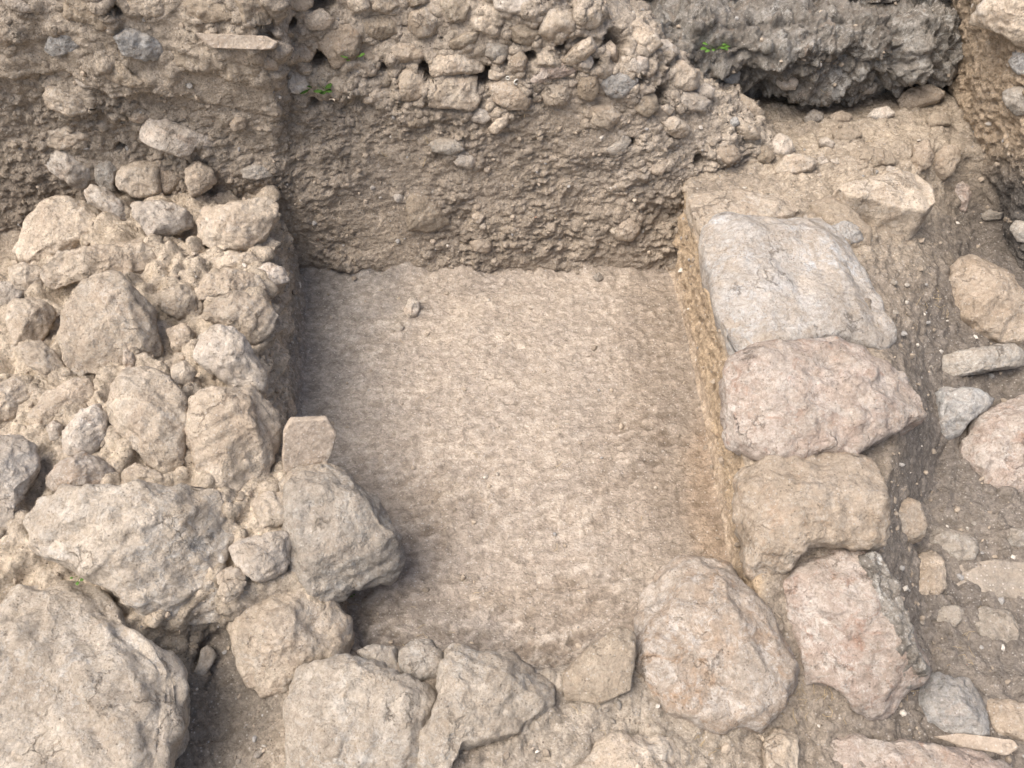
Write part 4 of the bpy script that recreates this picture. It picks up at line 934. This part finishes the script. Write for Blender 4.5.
# ---------------------------------------------------------------- soil drifts up against every stone: raise it along the rims
from mathutils.kdtree import KDTree
RP = np.concatenate([r[::2] for r in RIMS]); kd = KDTree(len(RP))
for i_, q_ in enumerate(RP): kd.insert(q_, i_)
kd.balance()
def drift(o, pull=0.016):
    me = o.data; n = len(me.vertices); V = np.zeros(n*3); me.vertices.foreach_get('co', V); V = V.reshape(-1, 3)
    NN = np.zeros(n*3); me.vertices.foreach_get('normal', NN); NN = NN.reshape(-1, 3)
    W = V + np.array(o.matrix_world.translation if o.parent is None else (o.parent.location + o.location))
    flip_ = ((CAMP - W)*NN).sum(1) < 0; NN[flip_] *= -1
    u, v = project(W); m = (u > -60) & (u < 1084) & (v > -60) & (v < 820)
    dist = np.full(n, 9.0)
    for i in np.nonzero(m)[0]: dist[i] = kd.find(W[i])[2]
    lift = pull*np.exp(-(dist/0.028)**2)*np.clip(0.75 + 1.6*fbm(W, 13, 3, 55), 0, 1.8)
    V = V + NN*lift[:, None]; me.vertices.foreach_set('co', V.ravel()); me.update()
bpy.context.view_layer.update()
drift(ground, 0.015); drift(bank, 0.012)
for w_ in WALL.values():
    for ch in w_.children:
        if ch.name.startswith('mortar'): drift(ch, 0.018)

# ================================================================ gravel, clods, grit
ico_v = []
ph = (1+5**.5)/2
for a, b in ((1, ph), (-1, ph), (1, -ph), (-1, -ph)): ico_v += [(0, a, b), (a, b, 0), (b, 0, a)]
ico_v = np.array(ico_v)/math.sqrt(1+ph*ph)
def ico_faces():
    out = []
    for i in range(12):
        for j in range(12):
            for k in range(12):
                if i < j < k:
                    e = 1.06
                    if all(abs(np.linalg.norm(ico_v[p]-ico_v[q])-1.0515) < .02 for p, q in ((i, j), (j, k), (i, k))):
                        n = np.cross(ico_v[j]-ico_v[i], ico_v[k]-ico_v[i])
                        out.append((i, j, k) if n@ico_v[i] > 0 else (i, k, j))
    return np.array(out)
IF = ico_faces()
def scatter(name, n, smin, smax, mat, seed, region, label=None):
    rg = np.random.default_rng(seed)
    T = ALLV[ALLF]; c = T.mean(1)
    ar = np.linalg.norm(np.cross(T[:, 2]-T[:, 0], T[:, 3]-T[:, 1]), axis=1)
    u, v = project(c)
    ok = (u > -80) & (u < 1104) & (v > -60) & (v < 830) & (c[:, 1] > 0.2)
    wt = ar*ok*region(c, u, v); wt /= wt.sum()
    pick = rg.choice(len(c), n, p=wt)
    s = smin*(smax/smin)**(rg.random(n)**3.0)
    nn = np.cross(T[pick, 2]-T[pick, 0], T[pick, 3]-T[pick, 1]); nn /= np.linalg.norm(nn, axis=1, keepdims=True)
    flipm = (nn*(CAMP-c[pick])).sum(1) < 0; nn[flipm] *= -1
    sc = s[:, None]*rg.uniform(.55, 1.2, (n, 3))
    V = ico_v[None]*(1+rg.normal(0, .16, (n, 12, 1)))*sc[:, None]
    a, b, g = rg.random((3, n))*2*math.pi
    Rz = np.zeros((n, 3, 3)); Rz[:, 0, 0] = np.cos(a); Rz[:, 0, 1] = -np.sin(a); Rz[:, 1, 0] = np.sin(a); Rz[:, 1, 1] = np.cos(a); Rz[:, 2, 2] = 1
    Rx = np.zeros((n, 3, 3)); Rx[:, 1, 1] = np.cos(b); Rx[:, 1, 2] = -np.sin(b); Rx[:, 2, 1] = np.sin(b); Rx[:, 2, 2] = np.cos(b); Rx[:, 0, 0] = 1
    V = np.einsum('nij,nkj->nki', Rz@Rx, V) + (c[pick] + nn*s[:, None]*.25 + rg.normal(0, .002, (n, 3)))[:, None]
    F = (IF[None] + np.arange(n)[:, None, None]*12).reshape(-1, 3)
    tone = rg.random(n)
    base = np.array([0.30, 0.25, 0.195])[None]*(0.75+0.6*tone[:, None])
    white = rg.random(n) < .10; base[white] = (0.50, 0.455, 0.395)
    grey = rg.random(n) < .12; base[grey] = (0.29, 0.275, 0.255)
    red = rg.random(n) < .006; base[red] = (0.36, 0.22, 0.16)
    o = new_mesh(name, V.reshape(-1, 3), F, mat, smooth=False, col=np.repeat(base, 12, 0))
    tag(o, label, kind='stuff')
def gmat():
    s = NT('gravel'); at = s.t.nodes.new('ShaderNodeAttribute'); at.attribute_name = 'soil'
    c = s.mix(1.0, at.outputs['Color'], s.mix(s.ramp(s.noise(180, 4, .6), .3, .7), (.82, .82, .82), (1.15, 1.15, 1.15)), 'MULTIPLY')
    s.link(c, s.b.inputs['Base Color']); s.link(s.bump(s.noise(300, 4, .6), .001), s.b.inputs['Normal']); return s.m
M['gravel'] = gmat()
def reg(c, u, v):
    f = np.full(len(c), 1.0)
    floor = (c[:, 2] < .06) & (c[:, 1] > 1.1) & (c[:, 1] < 2.85) & (np.abs(c[:, 0]) < .95)
    f[floor] = .28
    f[(u > 880) & (v > 480)] = 1.8
    f[(u > 150) & (u < 300) & (v > 630)] = 2.2
    f[(v < 250) & (v > 100) & (u < 680)] = 1.3
    f[(v < 110) & (u > 650)] = .35
    return f
scatter('gravel', 17000, 0.0012, 0.014, M['gravel'], 5, reg, 'loose grit and small stones strewn over the soil')

# ---------------------------------------------------------------- small pebbles one can count: single things
ZONES = [
 ('small pebble lying on the pit floor', 'pebbles on the pit floor', lambda r: (r.uniform(330, 700), r.uniform(290, 620)), 9, (.006, .012), 'pale'),
 ('small pebble on the dusty ground right of the right wall', 'pebbles on the right-hand ground', lambda r: (r.uniform(900, 1015), r.uniform(500, 740)), 9, (.007, .014), 'grey'),
 ('small pebble in the dirt of the cavity at the lower left', 'pebbles in the cavity', lambda r: (r.uniform(185, 285), r.uniform(655, 765)), 6, (.006, .012), 'grey'),
 ('small pebble on the dusty ledge at the back right', 'pebbles on the ledge', lambda r: (r.uniform(790, 925), r.uniform(125, 180)), 6, (.008, .016), 'pale'),
 ('small pebble on the dusty slope of the near wall', 'pebbles on the near wall', lambda r: (r.uniform(545, 640), r.uniform(690, 745)), 10, (.005, .011), 'grey'),
 ('small pebble sticking out of the cut earth bank', 'pebbles in the earth bank', lambda r: (r.uniform(290, 665), r.uniform(130, 262)), 10, (.009, .02), 'lime'),
 ('small pebble in the dust on top of the left wall', 'pebbles on the left wall', lambda r: (r.uniform(20, 275), r.uniform(250, 520)), 8, (.007, .014), 'lime'),
 ('small pebble in the gap between the right wall and the slope', 'pebbles beside the right wall', lambda r: (r.uniform(880, 945), r.uniform(260, 400)), 7, (.007, .015), 'grey'),
]
rr = random.Random(11)
def pebble_mesh(k):
    rg = np.random.default_rng(k)
    V = list(ico_v); F = [list(f) for f in IF]
    for _ in range(2):
        cache = {}; F2 = []
        def mid(a, b):
            key = (min(a, b), max(a, b))
            if key not in cache:
                q = V[a]+V[b]; cache[key] = len(V); V.append(q/np.linalg.norm(q))
            return cache[key]
        for a, b, c in F:
            x, y, z = mid(a, b), mid(b, c), mid(c, a); F2 += [[a, x, z], [b, y, x], [c, z, y], [x, y, z]]
        F = F2
    V = np.array(V); V = V*(1+.12*fold(V, .5, 4, k)[:, None]+.28*fbm(V, 1.3, 3, k)[:, None])*rg.uniform(.65, 1.15, 3)
    return V, np.array(F)
PEB = [pebble_mesh(k) for k in range(5)]
PM = {}
for lab, grp, pos, n, (a, b), mt in ZONES:
    done = 0; tries = 0
    while done < n and tries < 200:
        tries += 1
        u, v = pos(rr); h, nn = hit(u, v)
        if h is None: continue
        k = rr.randrange(5)
        if (k, mt) not in PM:
            proto = new_mesh('pebble', PEB[k][0], PEB[k][1], M[mt]); PM[k, mt] = proto; o = proto
        else:
            o = PM[k, mt].copy(); COL.objects.link(o)
        s = rr.uniform(a, b); o.scale = (s, s*rr.uniform(.8, 1.2), s*.8)
        o.rotation_euler = (rr.uniform(-.3, .3), rr.uniform(-.3, .3), rr.uniform(0, 6.28)); o.location = Vector(h + nn*s*.35)
        tag(o, lab, 'pebble', grp); done += 1

# ---------------------------------------------------------------- sprouts and shell rings
def sprout(u, v, n, size, label, seed):
    h, nn = hit(u, v); rg = np.random.default_rng(seed)
    root = empty('sprout', h); tag(root, label, 'plant', 'green sprouts')
    for k in range(n):
        a = rg.uniform(0, 6.28); out = np.array([math.cos(a), math.sin(a)*.6-.35, rg.uniform(.1, .9)]); out /= np.linalg.norm(out)
        L = size*rg.uniform(.6, 1.2); tip = h + out*L + nn*.015
        side = np.cross(out, [0, 0, 1.0]); side /= np.linalg.norm(side); dn = np.cross(side, out)
        # stem: thin three-sided tube
        ring = lambda c, r: [c + side*r*math.cos(t) + dn*r*math.sin(t) for t in (0, 2.09, 4.19)]
        V = ring(h, .0012) + ring((h+tip)/2 + np.array([0, 0, L*.12]), .001) + ring(tip, .0007)
        F = [(i+j*3, (i+1) % 3+j*3, (i+1) % 3+(j+1)*3, i+(j+1)*3) for j in range(2) for i in range(3)]
        new_mesh('stem', V, F, M['stem'], parent=root, origin=h)
        w_ = L*.34; LV = []
        for q in range(7):
            t = q/6; wd = w_*math.sin(math.pi*min(1, t*.9+.06))**.8
            c = tip + out*(t*L*.75) - np.array([0, 0, 1])*(t*t*L*.25)
            LV += [c - side*wd, c + dn*wd*.25, c + side*wd]
        LV = np.array(LV); LF = []
        for q in range(6):
            for j in range(2): LF.append((q*3+j, q*3+j+1, q*3+j+4, q*3+j+3))
        new_mesh('leaf', LV, LF, M['leaf'], parent=root, origin=tip)
sprout(318, 86, 12, .042, 'green sprout beside the pale squarish stone of the rubble wall', 1)
sprout(352, 61, 9, .030, 'smaller green sprout in the rubble wall, above and right of the other one', 2)
sprout(716, 50, 9, .034, 'dark green fern tuft in a hole of the far grey wall', 3)
sprout(82, 575, 4, .014, 'tiny green sprig in the crack over the huge lower left boulder', 4)
sprout(350, 597, 4, .012, 'tiny green sprig under the overhanging grey block by the pit', 5)
def shell_ring(u, v, r, label):
    h, nn = hit(u, v); ax = np.cross(nn, [0, 0, 1]); ax /= np.linalg.norm(ax); bx = np.cross(nn, ax)
    V = []; F = []; n, m = 24, 8
    for i in range(n):
        a = 2*math.pi*i/n; d = ax*math.cos(a)+bx*math.sin(a)
        for j in range(m):
            b = 2*math.pi*j/m; V.append(h + nn*(.006+r*.3*math.sin(b)) + d*(r + r*.28*math.cos(b)))
    for i in range(n):
        for j in range(m): F.append((i*m+j, i*m+(j+1) % m, ((i+1) % n)*m+(j+1) % m, ((i+1) % n)*m+j))
    o = new_mesh('shell', V, F, M['shell'], origin=h); tag(o, label, 'shell', 'ring-shaped shells in the rubble wall')
shell_ring(516, 81, .0095, 'larger white ring-shaped shell in the rubble wall, right of its twin')
shell_ring(508, 77, .0065, 'smaller white ring-shaped shell in the rubble wall, left of its twin')

# ---------------------------------------------------------------- dry straw and rootlets lying about
def straw():
    rg = np.random.default_rng(3); V = []; F = []
    spots = [(640, 670, 12, 16), (700, 735, 26, 16), (785, 690, 14, 14), (900, 690, 26, 22), (330, 600, 16, 10), (820, 690, 40, 30), (560, 700, 60, 14), (770, 620, 8, 12), (940, 300, 30, 24), (960, 640, 40, 18), (480, 400, 170, 12), (480, 580, 150, 10), (440, 650, 30, 10), (870, 130, 60, 16), (420, 110, 120, 24), (150, 380, 100, 24)]
    for (u, v, rad, k) in spots:
        for _ in range(k):
            h, nn = hit(u + rg.normal()*rad*.6, v + rg.normal()*rad*.4)
            if h is None: continue
            d = rg.normal(size=3); d -= nn*(d@nn)*.85; d /= np.linalg.norm(d); L = rg.uniform(.012, .045); r = rg.uniform(.0005, .0011)
            s1 = np.cross(d, nn); s1 /= np.linalg.norm(s1); bend = s1*rg.normal()*L*.18
            pts = [h + nn*.003 - d*L/2, h + nn*(.004+rg.uniform(0, .004)) + bend, h + nn*.003 + d*L/2]; b0 = len(V)
            for p in pts:
                for t in (0, 2.09, 4.19): V.append(p + s1*r*math.cos(t) + nn*r*math.sin(t))
            for q in range(2):
                for i in range(3): F.append((b0+q*3+i, b0+q*3+(i+1) % 3, b0+(q+1)*3+(i+1) % 3, b0+(q+1)*3+i))
    o = new_mesh('dry_straw', V, F, M['straw']); tag(o, 'bits of dry straw and rootlets strewn over the soil', kind='stuff')
M['straw'] = plain_material('dry_straw', (0.40, 0.31, 0.19), 0.3, 0.8)
straw()
